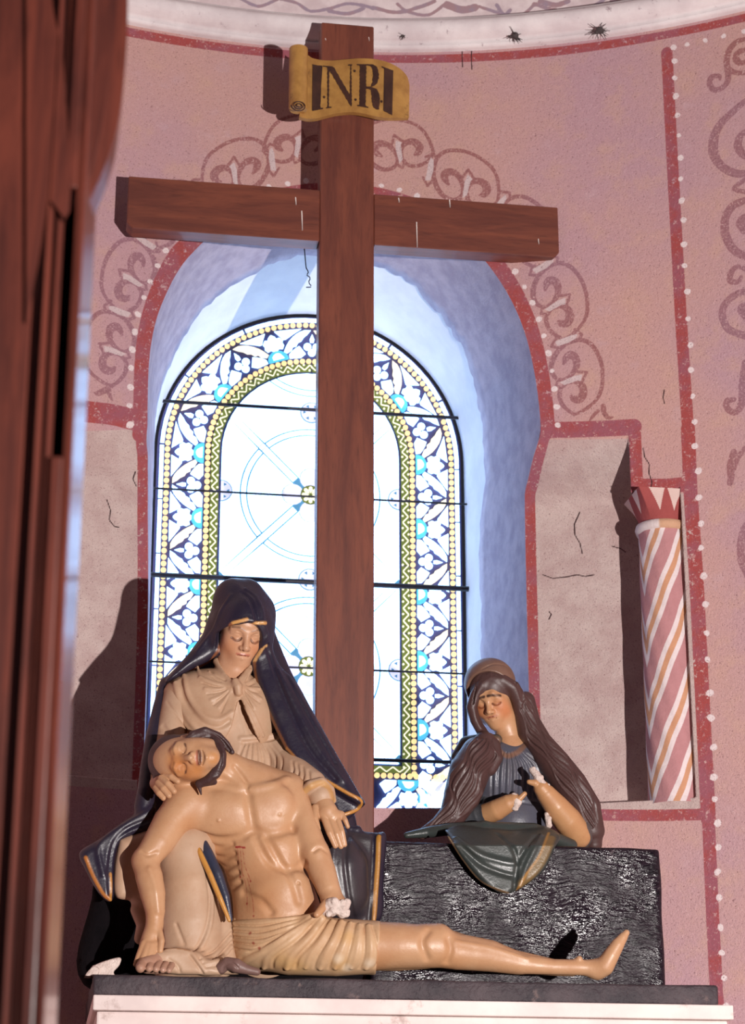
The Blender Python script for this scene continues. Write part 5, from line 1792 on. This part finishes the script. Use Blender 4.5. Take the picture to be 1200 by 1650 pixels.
    X, Y, Z = c.grid((slice(None),) * 3)
    qx, qy, qz = X - CAM[0], Y - CAM[1], Z - CAM[2]
    cx = qx * AX[0, 0] + qy * AX[1, 0] + qz * AX[2, 0]; cy = qx * AX[0, 1] + qy * AX[1, 1] + qz * AX[2, 1]; cz = qx * AX[0, 2] + qy * AX[1, 2] + qz * AX[2, 2]
    u = 600 - FPX * cx / cz; v = 825 + FPX * cy / cz
    gu, gv = np.meshgrid(np.arange(230, 490, 1.5), np.arange(1030, 1250, 1.5), indexing='ij')
    sd, _, _ = poly_sd(gu, gv, pl)
    d2 = sd[np.clip(((u - 230) / 1.5).astype(int), 0, gu.shape[0] - 1), np.clip(((v - 1030) / 1.5).astype(int), 0, gu.shape[1] - 1)] * .00195
    c.put((slice(None),) * 3, np.where(Y < 6.55, d2, -.02).astype(np.float32), .004, '&')
    D = c.draw
    for tgt, w in (((338, 1082), 1), ((322, 1092), 1.1), ((330, 1110), 1), ((340, 1128), 1), ((352, 1140), .9)):
        D([(378, 1104), ((378 + tgt[0]) / 2, (1104 + tgt[1]) / 2 + 4), tgt], .0046 * w, .006, '+', .2)
        D([(376, 1108), ((376 + tgt[0]) / 2, (1110 + tgt[1]) / 2 + 5), (tgt[0] + 4, tgt[1] + 8)], .0030 * w, .004, '-', .3)
    for tgt in ((404, 1080), (412, 1094), (418, 1110), (420, 1126), (410, 1140)):
        D([(386, 1104), ((386 + tgt[0]) / 2, (1104 + tgt[1]) / 2 + 2), tgt], .0044, .006, '+', .2)
        D([(388, 1108), ((388 + tgt[0]) / 2, (1108 + tgt[1]) / 2 + 4), (tgt[0] - 2, tgt[1] + 6)], .0028, .004, '-', .3)
    D([(296, 1088), (304, 1122), (326, 1152), (352, 1160), (374, 1148)], .005, .010, '+', .2)
    D([(290, 1096), (298, 1130), (322, 1162), (350, 1172), (370, 1162)], .005, .010, '-', .3)
    D([(282, 1100), (292, 1140), (318, 1176), (345, 1190)], .005, .012, '+', .2)
    D([(318, 1074), (324, 1092), (344, 1102), (368, 1106)], .004, .006, '+', .2)
    D([(332, 1068), (344, 1086), (362, 1096)], .0034, .005, '-', .3)
    for s in (0, 1, 2):
        D([(378 + s * 4, 1108), (382 + s * 5, 1126), (392 + s * 8, 1150), (408 + s * 8, 1186)], .0035, .005, '+', .2)
    p, r = Q([(379, 1098, 6.402, 6), (383, 1106, 6.398, 7), (384, 1116, 6.402, 6)]); c.chain(p, r, .006)
    carved('shoulder_cape', c, M_CLOTH, root, srgb(186, 152, 124))

    # ---- mantle: hood, both falls, lap flap; navy with gold hem
    lo, hi = box_of(120, 932, 640, 1495, 6.24, 6.78); lo[1] = 6.26; hi[1] = 6.78; 
    c = Clay(lo, hi, .0034)
    c.ell(hc + BK * -.02 + UP * .012 + RT * .002, np.array((.107, .126, .128)), Mh, .01)
    p, r = Q([(378, 965, 6.46, 34), (396, 962, 6.47, 30), (410, 985, 6.47, 32)]); c.chain(p, r, .03)
    yb = lambda u, v: 6.56 + 0 * u
    # back of the mantle behind the shoulders down to the seat
    c.puff([(395, 948), (362, 960), (338, 1004), (300, 1058), (264, 1098), (254, 1140), (244, 1200), (236, 1260), (222, 1330), (300, 1420), (470, 1420), (570, 1400), (575, 1330), (545, 1240), (500, 1140), (468, 1080), (440, 1010), (425, 962)], 6.645, .045, .04, .03)
    p, r = Q([(266, 1104, 6.54, 10), (258, 1140, 6.50, 12), (248, 1190, 6.45, 14), (240, 1235, 6.41, 14), (236, 1275, 6.38, 15), (232, 1300, 6.38, 16)]); c.chain(p, r, .02)
    # fall from the hood over the near shoulder on the head's left
    c.puff([(352, 985), (338, 1004), (316, 1040), (292, 1066), (266, 1098), (282, 1094), (310, 1078), (338, 1064), (352, 1050), (358, 1030), (366, 1008)], 6.50, .055, .03, .03)
    # fall on the other side, from the cheek to the pointed tip
    c.puff([(414, 985), (434, 990), (438, 1040), (452, 1074), (476, 1098), (506, 1150), (545, 1220), (583, 1288), (572, 1294), (520, 1262), (484, 1236), (462, 1210), (444, 1172), (428, 1132), (412, 1092), (407, 1062), (414, 1034), (424, 1020)],
           lambda u, v: 6.475 - .00030 * np.clip(v - 1080, 0, 300), .045, .030, .02)
    c.puff([(500, 1246), (583, 1288), (576, 1306), (552, 1326), (540, 1312), (530, 1290)], 6.43, .030, .02, .015)
    # cloth drawn over the block end, with straight gold hem
    c.puff([(505, 1322), (545, 1330), (572, 1338), (604, 1342), (622, 1346), (618, 1410), (612, 1484), (560, 1496), (530, 1470), (516, 1400)], 6.545, .07, .03, .02)
    p, r = Q([(440, 1330, 6.57, 50), (515, 1362, 6.47, 48), (545, 1400, 6.46, 48), (548, 1440, 6.47, 46)]); c.chain(p, r, .03)
    p, r = Q([(560, 1338, 6.50, 7), (575, 1338, 6.50, 8), (580, 1344, 6.50, 6)]); c.chain(p, r, .01)
    # flap on the seat beyond the hanging arm
    c.puff([(250, 1296), (205, 1320), (160, 1352), (128, 1374), (138, 1402), (158, 1438), (176, 1454), (184, 1440), (184, 1394), (192, 1360), (216, 1346), (250, 1338)], 6.40, .055, .025, .02)
    # face opening
    c.ell(hc + Mh @ np.array([0, .118, -.026]), np.array((.060, .085, .088)), Mh, .008, '-')
    c.puff([(350, 1020), (372, 1008), (412, 1010), (410, 1040), (404, 1066), (396, 1076), (380, 1104), (350, 1070), (330, 1068), (345, 1048)], 6.33, .115, .01, .006, '-')
    D = c.draw
    D([(352, 1046), (362, 1022), (374, 1004), (398, 998), (424, 1004)], .0050, .004, '+', .3)
    D([(424, 1006), (430, 1024), (420, 1036), (412, 1052), (408, 1070), (414, 1096), (428, 1132), (444, 1170), (462, 1206)], .0055, .005, '+', .3)
    D([(390, 955), (402, 965), (410, 985), (414, 1000)], .005, .006, '-', .3)
    D([(396, 950), (412, 962), (422, 985), (424, 1002)], .005, .008, '+', .2)
    D([(372, 960), (356, 985), (344, 1015), (318, 1050)], .004, .008, '+', .2)
    D([(430, 1040), (446, 1090), (470, 1150), (500, 1210), (540, 1256)], .005, .010, '-', .3)
    D([(448, 1080), (476, 1140), (512, 1206), (552, 1258)], .005, .010, '+', .2)
    D([(462, 1088), (500, 1160), (540, 1230)], .004, .008, '-', .2)
    D([(462, 1206), (486, 1232), (522, 1256), (560, 1278), (582, 1290), (576, 1304), (556, 1312), (543, 1316)], .0050, .005, '+', .3)
    D([(566, 1338), (556, 1380), (562, 1440), (572, 1488)], .005, .010, '-', .2)
    D([(540, 1350), (536, 1400), (550, 1470)], .005, .012, '+', .2)
    D([(602, 1344), (600, 1400), (594, 1484)], .006, .006, '-', .3)
    D([(611, 1346), (609, 1400), (602, 1484)], .006, .006, '+', .2)
    D([(246, 1304), (200, 1330), (170, 1352), (158, 1370), (166, 1410)], .006, .010, '+', .2)
    D([(246, 1318), (205, 1336), (184, 1358), (176, 1400), (177, 1440)], .005, .008, '-', .3)
    D([(138, 1382), (150, 1412), (166, 1440), (178, 1450)], .005, .005, '+', .2)
    def pm(pa):
        g = GOLD; br = srgb(120, 76, 48)
        pa.line([(374, 1004), (386, 1001), (398, 998)], .0052, srgb(214, 160, 96), .4, .95)
        pa.line([(402, 1006), (414, 1004), (428, 1004)], .0050, srgb(214, 160, 96), .4, .95)
        pa.line([(352, 1048), (360, 1026), (372, 1006)], .0055, srgb(150, 92, 58), .5, .9)
        pa.line([(352, 1048), (338, 1064), (318, 1076), (296, 1086)], .0045, srgb(150, 92, 58), .5, .8)
        pa.line([(428, 1040), (418, 1052), (410, 1066)], .0055, srgb(206, 160, 104), .4, .9)
        pa.line([(410, 1068), (414, 1096), (428, 1132), (444, 1170), (462, 1206)], .0055, br, .5, .95)
        pa.line([(462, 1206), (486, 1232), (500, 1242)], .0050, srgb(150, 100, 54), .4, .95)
        pa.line([(500, 1242), (522, 1256), (560, 1278), (582, 1290), (576, 1304), (556, 1312), (543, 1316)], .0052, g, .35, 1)
        pa.line([(610, 1348), (608, 1400), (602, 1484)], .0072, srgb(176, 124, 56), .35, 1)
        pa.line([(138, 1382), (150, 1412), (166, 1440), (178, 1450)], .0060, srgb(176, 112, 54), .4, 1)
        pa.line([(178, 1450), (179, 1425), (178, 1408)], .0040, g, .4, .9)
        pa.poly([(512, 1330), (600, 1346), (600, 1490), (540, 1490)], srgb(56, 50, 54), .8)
    carved('mantle', c, M_NAVY, root, NAVY, pm)

    # navy border of the mantle lying over the knee, gold edged
    lo, hi = box_of(285, 1315, 385, 1500, 6.20, 6.45)
    c = Clay(lo, hi, .0025)
    p, r = Q([(302, 1322, 6.37, 6), (318, 1344, 6.33, 8), (334, 1374, 6.30, 9), (350, 1408, 6.285, 9), (363, 1444, 6.28, 7), (371, 1482, 6.28, 4)]); c.chain(p, r, .006)
    p, r = Q([(296, 1323, 6.36, 4), (308, 1346, 6.315, 4.5), (322, 1374, 6.285, 5), (338, 1408, 6.268, 5), (354, 1446, 6.262, 4.5), (369, 1483, 6.262, 3)]); c.chain(p, r, .004)
    carved('mantle_border', c, M_NAVY, root, srgb(52, 54, 72), lambda pa: pa.line([(295, 1323), (307, 1346), (321, 1374), (337, 1408), (353, 1446), (369, 1483)], .0095, srgb(196, 140, 68), .3, 1))

    # ---- hand on the man's shoulder
    lo, hi = box_of(236, 1232, 300, 1300, 6.18, 6.38)
    c = Clay(lo, hi, .002)
    p, r = Q([(254, 1262, 6.32, 13), (262, 1262, 6.285, 15), (268, 1262, 6.27, 13)]); c.chain(p, r, .006)
    hand_fingers(c, [[(266, 1250, 6.258, 6), (276, 1252, 6.238, 5.6), (286, 1259, 6.232, 4.8)],
                     [(260, 1254, 6.255, 6.2), (270, 1263, 6.232, 5.8), (280, 1275, 6.228, 5)],
                     [(255, 1262, 6.258, 6), (263, 1271, 6.236, 5.6), (272, 1282, 6.232, 4.8)],
                     [(251, 1270, 6.262, 5.6), (256, 1278, 6.244, 5.2), (263, 1286, 6.240, 4.4)]], .0025)
    carved('hand', c, M_SKIN, root, SKIN)
    # ---- hand resting on the lap
    lo, hi = box_of(490, 1268, 570, 1375, 6.20, 6.42)
    c = Clay(lo, hi, .002)
    p, r = Q([(517, 1280, 6.34, 16), (521, 1294, 6.325, 15), (527, 1308, 6.315, 17), (534, 1318, 6.315, 15)]); c.chain(p, r, .008)
    p, r = Q([(520, 1314, 6.31, 9), (536, 1316, 6.305, 10), (548, 1314, 6.31, 8)]); c.chain(p, r, .01)
    hand_fingers(c, [[(522, 1318, 6.30, 6), (531, 1342, 6.282, 5.6), (540, 1363, 6.285, 4.4)],
                     [(532, 1320, 6.298, 6), (542, 1344, 6.280, 5.6), (549, 1364, 6.284, 4.4)],
                     [(542, 1318, 6.300, 6), (550, 1340, 6.284, 5.4), (555, 1361, 6.288, 4.2)],
                     [(550, 1312, 6.308, 5), (556, 1322, 6.298, 4.4), (560, 1332, 6.30, 3.6)],
                     [(508, 1302, 6.312, 7), (507, 1320, 6.298, 6.4), (512, 1336, 6.292, 5)]], .0025)
    carved('hand', c, M_SKIN, root, SKIN)
    # ---- feet
    lo, hi = box_of(210, 1535, 292, 1580, 6.14, 6.36); lo[2] = ZS - .002
    c = Clay(lo, hi, .0022)
    p, r = Q([(262, 1548, 6.27, 18), (250, 1552, 6.23, 18), (238, 1555, 6.20, 14)]); c.chain(p, r, .01)
    for i, (u, v, rr_) in enumerate(((227, 1558, 8.5), (241, 1559, 6.5), (252, 1560, 6.2), (263, 1561, 5.8), (273, 1562, 5.2))):
        p, r = Q([(u + 4, v - 7, 6.20, rr_), (u, v - 1, 6.175, rr_), (u - 1, v + 2, 6.162, rr_ * .9)]); c.chain(p, r, .002)
    carved('foot', c, M_SKIN, root, srgb(176, 136, 116))
    lo, hi = box_of(340, 1538, 425, 1580, 6.14, 6.34); lo[2] = ZS - .002
    c = Clay(lo, hi, .0022)
    p, r = Q([(356, 1560, 6.22, 10), (366, 1552, 6.21, 10), (380, 1556, 6.20, 12), (396, 1562, 6.20, 8), (414, 1566, 6.20, 6)]); c.chain(p, r, .008)
    c.draw([(358, 1566), (362, 1556), (374, 1552), (384, 1560)], .003, .003, '-', .3)
    carved('shoe', c, M_SKIN, root, srgb(120, 92, 86))
    # ---- rock she sits on, near black to stand for the shadow void, and the pale broken stone beside it
    lo, hi = box_of(120, 1400, 560, 1580, 6.34, 6.84); lo[2] = ZS - .003; lo[1] = 6.36; hi[1] = 6.86
    c = Clay(lo, hi, .006)
    c.puff([(150, 1425), (182, 1440), (300, 1420), (520, 1420), (560, 1470), (560, 1600), (154, 1600)], 6.66, .16, .05, .01)
    for k_ in range(14):
        a = np.random.default_rng(k_).uniform(0, 1, 3)
        c.ell(P(190 + a[0] * 160, 1450 + a[1] * 110, 6.50 + a[2] * .06), (.05, .05, .05), None, .02, '+' if k_ % 2 else '-')
    carved('rock_seat', c, plain('shadow_black_rock', srgb(20, 15, 18), srgb(12, 9, 12), rough=.95, spec=.1, scale=14, bump=.6, bscale=40), root, (0, 0, 0))
veiled_woman()

def loose_stone():
    root = empty('broken_stone', 'small pale broken stone lying on the slab beside the veiled woman\'s foot', 'stone', tuple(P(165., 1572., 6.2)))
    root.location.z = ZS
    lo, hi = box_of(125, 1532, 205, 1580, 6.13, 6.30); lo[2] = ZS - .002
    c = Clay(lo, hi, .0025)
    c.puff([(150, 1556), (170, 1548), (194, 1543), (192, 1556), (183, 1566), (184, 1576), (150, 1578), (148, 1568)], 6.20, .04, .006, .004, step=3)
    c.puff([(150, 1556), (160, 1562), (152, 1580), (136, 1582), (138, 1570)], 6.18, .03, .006, .006, step=3)
    carved('stone', c, M_CHALK, root, (1, 1, 1))
loose_stone()
# ------------------------------------------------------------------ the long-haired mourner behind the block
def mourner():
    root = empty('mourning_woman_statue', 'carved half figure of a mourning woman with long dark wavy hair behind the black block', 'statue', tuple(P(820., 1450., 6.84)))
    root.location.z = ZS
    # head and neck
    lo, hi = box_of(750, 1060, 850, 1222, 6.66, 6.98)
    c = Clay(lo, hi, .0021)
    Mh = frame(BK * .93 - UP * .10 - RT * .22, UP * .95 + RT * .10 - RT * .28)
    Mh = frame(BK * .93 - UP * .16 - RT * .30, UP * .96 - RT * .24)
    hc = P(796., 1127., 6.85)
    L = face(c, hc, Mh, .90, brow=1.6, long=.86, nose=.92, ear=False, lid=-.7)
    p, r = Q([(812, 1160, 6.86, 21), (820, 1186, 6.87, 20), (822, 1212, 6.88, 30)]); c.chain(p, r, .015)
    def paint(pa):
        br = srgb(58, 38, 34)
        for s in (1, -1):
            pa.pts3([L(s * .008, .088, .034), L(s * .026, .086, .035), L(s * .048, .070, .022)], .0056, br, .4, .95)
            pa.pts3([L(s * .014, .083, .001), L(s * .024, .086, -.006), L(s * .034, .085, -.008), L(s * .046, .075, -.003)], .0040, br, .5, .9)
            pa.pts3([L(s * .038, .068, -.026), L(s * .044, .055, -.042)], .024, srgb(204, 112, 62), .9, .65)
        pa.pts3([L(-.019, .086, -.053), L(0, .096, -.053), L(.019, .086, -.053)], .0045, srgb(170, 86, 66), .5, .6)
        pa.pts3([L(-.018, .088, -.053), L(0, .097, -.053), L(.018, .088, -.053)], .0017, srgb(96, 46, 38), .5, .9)
    carved('head', c, M_SKIN, root, srgb(196, 148, 110), paint)

    # dress: trunk down to the slab behind the block, pleated bodice, sleeves
    lo, hi = box_of(700, 1180, 985, 1580, 6.70, 7.02); lo[2] = ZS - .002; lo[1] = 6.72; hi[1] = 7.0
    c = Clay(lo, hi, .0032)
    c.ell(P(820., 1235., 6.885), (.150, .080, .095), None, .03)
    c.ell(P(828., 1300., 6.885), (.130, .082, .13), None, .05)
    c.chain([P(828., 1330., 6.885), np.array([P(828., 1330., 6.885)[0], 6.885, ZS + .05])], [.10, .085], .04)
    p, r = Q([(752, 1226, 6.88, 24), (742, 1280, 6.87, 26), (752, 1318, 6.84, 22), (782, 1312, 6.80, 17)]); c.chain(p, r, .02)
    p, r = Q([(890, 1232, 6.88, 24), (915, 1290, 6.86, 26), (932, 1340, 6.82, 30)]); c.chain(p, r, .02)
    D = c.draw
    for k_ in range(9):
        x = 792 + k_ * 10
        D([(806 + k_ * 5, 1212), (x + 2, 1240), (x, 1285)], .0036, .004, '-', .3)
        D([(809 + k_ * 5, 1212), (x + 7, 1240), (x + 5, 1285)], .0034, .004, '+', .2)
    D([(780, 1284), (820, 1290), (868, 1296)], .005, .006, '-', .3)
    for q in ([(768, 1290), (764, 1310), (772, 1330)], [(780, 1288), (776, 1308), (784, 1328)], [(934, 1310), (946, 1330), (930, 1356)], [(926, 1300), (936, 1325), (918, 1352)]):
        D(q, .004, .005, '+', .2)
    carved('dress', c, M_NAVY, root, srgb(84, 84, 96), lambda pa: (pa.line([(800, 1206), (816, 1218), (834, 1212), (846, 1200)], .009, srgb(126, 92, 74), .5, .9),
        pa.poly([(740, 1275), (790, 1285), (790, 1335), (740, 1335)], srgb(58, 60, 62), .8), pa.poly([(900, 1290), (970, 1290), (970, 1365), (905, 1365)], srgb(84, 70, 62), .7)))

    # forearms, hands broken
    for arm, fin in (([(782, 1312, 6.80, 17), (800, 1305, 6.765, 17), (818, 1295, 6.74, 14.5), (828, 1290, 6.73, 12)], [(828, 1294, 6.725, 6), (836, 1288, 6.712, 5), (845, 1279, 6.705, 4)]),
                     ([(932, 1345, 6.80, 22), (914, 1322, 6.765, 23), (896, 1300, 6.74, 20), (880, 1280, 6.72, 16), (872, 1270, 6.712, 13)], [(870, 1268, 6.712, 7), (862, 1262, 6.70, 6), (852, 1260, 6.70, 4)])):
        lo, hi = box_of(765, 1225, 960, 1375, 6.62, 6.92)
        c = Clay(lo, hi, .0024)
        p, r = Q(arm); c.chain(p, r, .008)
        hand_fingers(c, [fin])
        carved('forearm', c, M_SKIN, root, srgb(190, 142, 100))
    rg = np.random.default_rng(5)
    for grp in ([[(829, 1284, 6.722, 6), (833, 1292, 6.718, 8), (830, 1302, 6.722, 5)]],
                [[(857, 1241, 6.712, 5), (863, 1247, 6.708, 6.5), (869, 1254, 6.705, 6)], [(866, 1253, 6.702, 6), (874, 1263, 6.700, 6), (880, 1268, 6.704, 5)]],
                [[(880, 1312, 6.735, 3.5), (883, 1320, 6.730, 5), (884, 1330, 6.73, 5)]]):
        lo, hi = box_of(815, 1225, 900, 1340, 6.64, 6.84)
        c = Clay(lo, hi, .002)
        for pts in grp:
            p, r = Q(pts); c.chain(p, r, .003)
            for _ in range(6):
                i = rg.integers(0, len(p)); c.sph(p[i] + rg.uniform(-.006, .006, 3), r[i] * .7, .001, '+')
        o = carved('broken_hand_stump', c, M_CHALK, root, (1, 1, 1)); o['label'] = 'white broken plaster where a hand is missing'

    # hair: mass on both sides with carved waves, and the veil on the crown
    lo, hi = box_of(640, 1066, 985, 1380, 6.66, 7.02)
    c = Clay(lo, hi, .0026)
    c.ell(hc + Mh @ np.array([0, -.012, .042]), np.array((.085, .092, .088)) * .93, Mh, .01)
    # parted locks framing the brow
    p, r = Q([(790, 1092, 6.785, 8), (776, 1104, 6.785, 9), (766, 1120, 6.80, 9), (760, 1140, 6.815, 9), (766, 1160, 6.83, 9), (776, 1178, 6.835, 9), (788, 1198, 6.815, 10)]); c.chain(p, r, .008)
    p, r = Q([(790, 1092, 6.783, 8), (808, 1096, 6.778, 10), (826, 1108, 6.79, 12), (836, 1128, 6.81, 13), (842, 1152, 6.83, 14), (850, 1180, 6.83, 16)]); c.chain(p, r, .008)
    p, r = Q([(846, 1130, 6.85, 16), (852, 1165, 6.845, 19), (868, 1198, 6.83, 22), (892, 1230, 6.815, 26), (918, 1265, 6.80, 28), (940, 1302, 6.80, 28), (952, 1338, 6.81, 22), (956, 1360, 6.815, 14)]); c.chain(p, r, .015)
    p, r = Q([(782, 1196, 6.80, 18), (770, 1215, 6.79, 28), (756, 1245, 6.785, 33), (745, 1280, 6.785, 30), (730, 1312, 6.78, 22), (706, 1330, 6.775, 14), (680, 1344, 6.775, 9)]); c.chain(p, r, .015)
    p, r = Q([(796, 1200, 6.785, 10), (800, 1222, 6.775, 10), (790, 1240, 6.775, 10)]); c.chain(p, r, .01)
    c.ell(hc + Mh @ np.array([0, .095, -.030]), np.array((.050, .060, .074)) * .92, Mh, .004, '-')
    D = c.draw
    def wave(a, b, n, amp, ph):
        t = np.linspace(0, 1, n)
        a = np.array(a, float); b = np.array(b, float)
        return [tuple(a + (b - a) * q) for q in t]
    def locks(inner, outer, n, amp, freq, ph):
        ti = np.linspace(0, 1, 22)
        I_ = np.stack([np.interp(ti, np.linspace(0, 1, len(inner)), np.array(inner)[:, k]) for k in (0, 1)], -1)
        O_ = np.stack([np.interp(ti, np.linspace(0, 1, len(outer)), np.array(outer)[:, k]) for k in (0, 1)], -1)
        for k_ in range(n):
            f = .06 + .84 * (k_ + .5) / n
            w = np.clip(f + amp * np.sin(ti * freq + k_ * .55 + ph), .03, .93)
            pts = I_ * (1 - w[:, None]) + O_ * w[:, None]
            wd = .75 + .5 * np.sin(ti * 9 + k_ * 1.7) ** 2
            D([tuple(q) + (z_,) for q, z_ in zip(pts, wd)], .0040, .003, '-' if k_ % 2 else '+', .3)
    locks([(838, 1150), (848, 1192), (872, 1222), (897, 1258), (926, 1300), (948, 1340)],
          [(850, 1118), (868, 1150), (892, 1190), (929, 1226), (953, 1270), (968, 1318)], 12, .09, 17, 0)
    locks([(800, 1192), (803, 1218), (788, 1243), (780, 1276), (760, 1308), (722, 1334)],
          [(762, 1192), (734, 1218), (722, 1250), (715, 1285), (706, 1310), (680, 1342)], 13, .09, 15, 1)
    for k_ in range(6):
        a = k_ * 4.0
        D([(792, 1088 - a * .6), (812 + a * .3, 1090 - a * .5), (832 + a * .3, 1106 - a * .2), (840 + a * .2, 1130)], .0022, .002, '-', .3)
        D([(788, 1090 - a * .6), (776 - a * .2, 1098 - a * .4), (766 - a * .1, 1116), (762, 1134)], .0020, .002, '-', .3)
    carved('hair', c, M_HAIR, root, srgb(78, 54, 52))

    lo, hi = box_of(748, 1050, 866, 1160, 6.74, 7.02)
    c = Clay(lo, hi, .0024)
    c.ell(hc + Mh @ np.array([.006, -.020, .054]), np.array((.095, .094, .094)) * .94, Mh, .01)
    c.ell(hc + Mh @ np.array([-.006, .082, .008]), np.array((.120, .092, .122)) * .94, Mh, .004, '-')
    c.draw([(776, 1078), (796, 1070), (818, 1074), (834, 1090)], .0028, .004, '-', .3)
    carved('veil', c, M_HAIR, root, srgb(122, 92, 78))

    # mantle: over the shoulder, and drawn forward over the edge of the block
    ktop = float(kb[2] + P(625., 1346., KY)[2]) / 2
    lo, hi = box_of(640, 1180, 985, 1450, 6.52, 7.0); lo[1] = 6.53
    c = Clay(lo, hi, .003)
    p, r = Q([(800, 1192, 6.84, 9), (775, 1194, 6.85, 12), (752, 1200, 6.87, 14), (736, 1220, 6.88, 10)]); c.chain(p, r, .012)
    yf = lambda u, v: np.where(v > 1362, 6.588, 6.588 + .0036 * np.clip(1362 - v, 0, 40))
    c.puff([(716, 1338), (745, 1330), (785, 1334), (825, 1338), (858, 1334), (884, 1334), (902, 1346), (894, 1366), (876, 1402), (850, 1424), (818, 1440), (792, 1432), (770, 1414), (746, 1384), (728, 1356)], yf, .028, .018, .006, step=4)
    p, r = Q([(655, 1346, 6.75, 5), (690, 1341, 6.75, 9), (725, 1336, 6.72, 10), (780, 1333, 6.70, 10)]); c.chain(p, r, .012)
    p, r = Q([(780, 1336, 6.70, 12), (860, 1338, 6.70, 12), (920, 1362, 6.76, 10)]); c.chain(p, r, .012)
    D = c.draw
    D([(736, 1350), (770, 1376), (806, 1388), (832, 1392)], .007, .012, '+', .2)
    D([(740, 1362), (774, 1392), (806, 1406), (830, 1412)], .006, .012, '-', .3)
    D([(862, 1346), (846, 1368), (834, 1392), (828, 1436)], .006, .008, '-', .4)
    D([(872, 1346), (858, 1374), (846, 1400), (838, 1428)], .006, .010, '+', .2)
    D([(800, 1342), (826, 1366), (834, 1390)], .005, .010, '-', .3)
    D([(722, 1348), (748, 1388), (776, 1420), (818, 1438)], .004, .006, '+', .2)
    def pm(pa):
        pa.line([(888, 1350), (876, 1380), (860, 1404), (842, 1424)], .014, srgb(132, 104, 58), .5, .75)
        pa.line([(884, 1342), (868, 1380), (848, 1408), (832, 1436)], .0040, srgb(170, 124, 60), .5, .8)
        pa.line([(722, 1350), (748, 1390), (776, 1422), (818, 1440)], .0055, srgb(120, 92, 64), .5, .8)
        pa.line([(800, 1194), (775, 1196), (750, 1204)], .016, srgb(128, 94, 76), .5, .8)
        pa.line([(780, 1200), (764, 1204)], .004, srgb(170, 130, 60), .5, .8)
    carved('mantle', c, M_NAVY, root, srgb(56, 62, 60), pm)
mourner()
# ================================================================== small things
def wire():
    pts = [(489, 386, 7.22), (490, 405, 7.22), (493, 422, 7.22), (492, 430, 7.22), (497, 438, 7.21), (494, 443, 7.22), (500, 448, 7.21), (497, 455, 7.22), (502, 462, 7.22), (493, 463, 7.22)]
    p = spline(np.array([P(float(a), float(b), c) for a, b, c in pts]), .006)
    tag(tube('hanging_wire', p, .0022, M_IRON, n=6), 'thin twisted black wire hanging in the head of the window niche beside the cross', 'wire')
wire()
M_WEB = plain('dusty_cobweb', (.05, .04, .04), (.09, .07, .07), rough=.95)
def cobweb(u, v, r, lab, seed):
    rg = np.random.default_rng(seed)
    rc = RW - .055
    d = ray(float(u), float(v)); o = CAM[:2] - np.array([XA, YA])
    a = d[:2] @ d[:2]; b = 2 * o @ d[:2]; c = o @ o - rc * rc
    t = (-b + math.sqrt(b * b - 4 * a * c)) / (2 * a)
    cen = CAM + d * t - d / np.linalg.norm(d) * .012
    cl = Clay(cen - .06, cen + .06, .0016)
    cl.sph(cen, r * .00245 * .6, .004)
    for _ in range(26):
        q = rg.normal(0, 1, 3); q[1] *= .35; q /= np.linalg.norm(q)
        L_ = r * .00245 * rg.uniform(.9, 2.0)
        e = cen + q * min(L_, .05); m_ = (cen + e) / 2 + rg.normal(0, .003, 3)
        cl.chain([cen, m_, e], [.0030, .0016, .0011], .001)
    V, Fc = cl.mesh()
    tag(mesh_obj('cobweb', V, Fc, M_WEB), lab, 'cobweb', 'cobwebs on the cornice')
cobweb(830, 57, 9, 'ragged dark cobweb tuft with drooping threads on the white cornice', 1)
cobweb(966, 49, 10, 'dense round dark cobweb tuft on the white cornice', 2)
cobweb(648, 57, 5, 'faint small cobweb on the white cornice beside the top of the cross', 3)
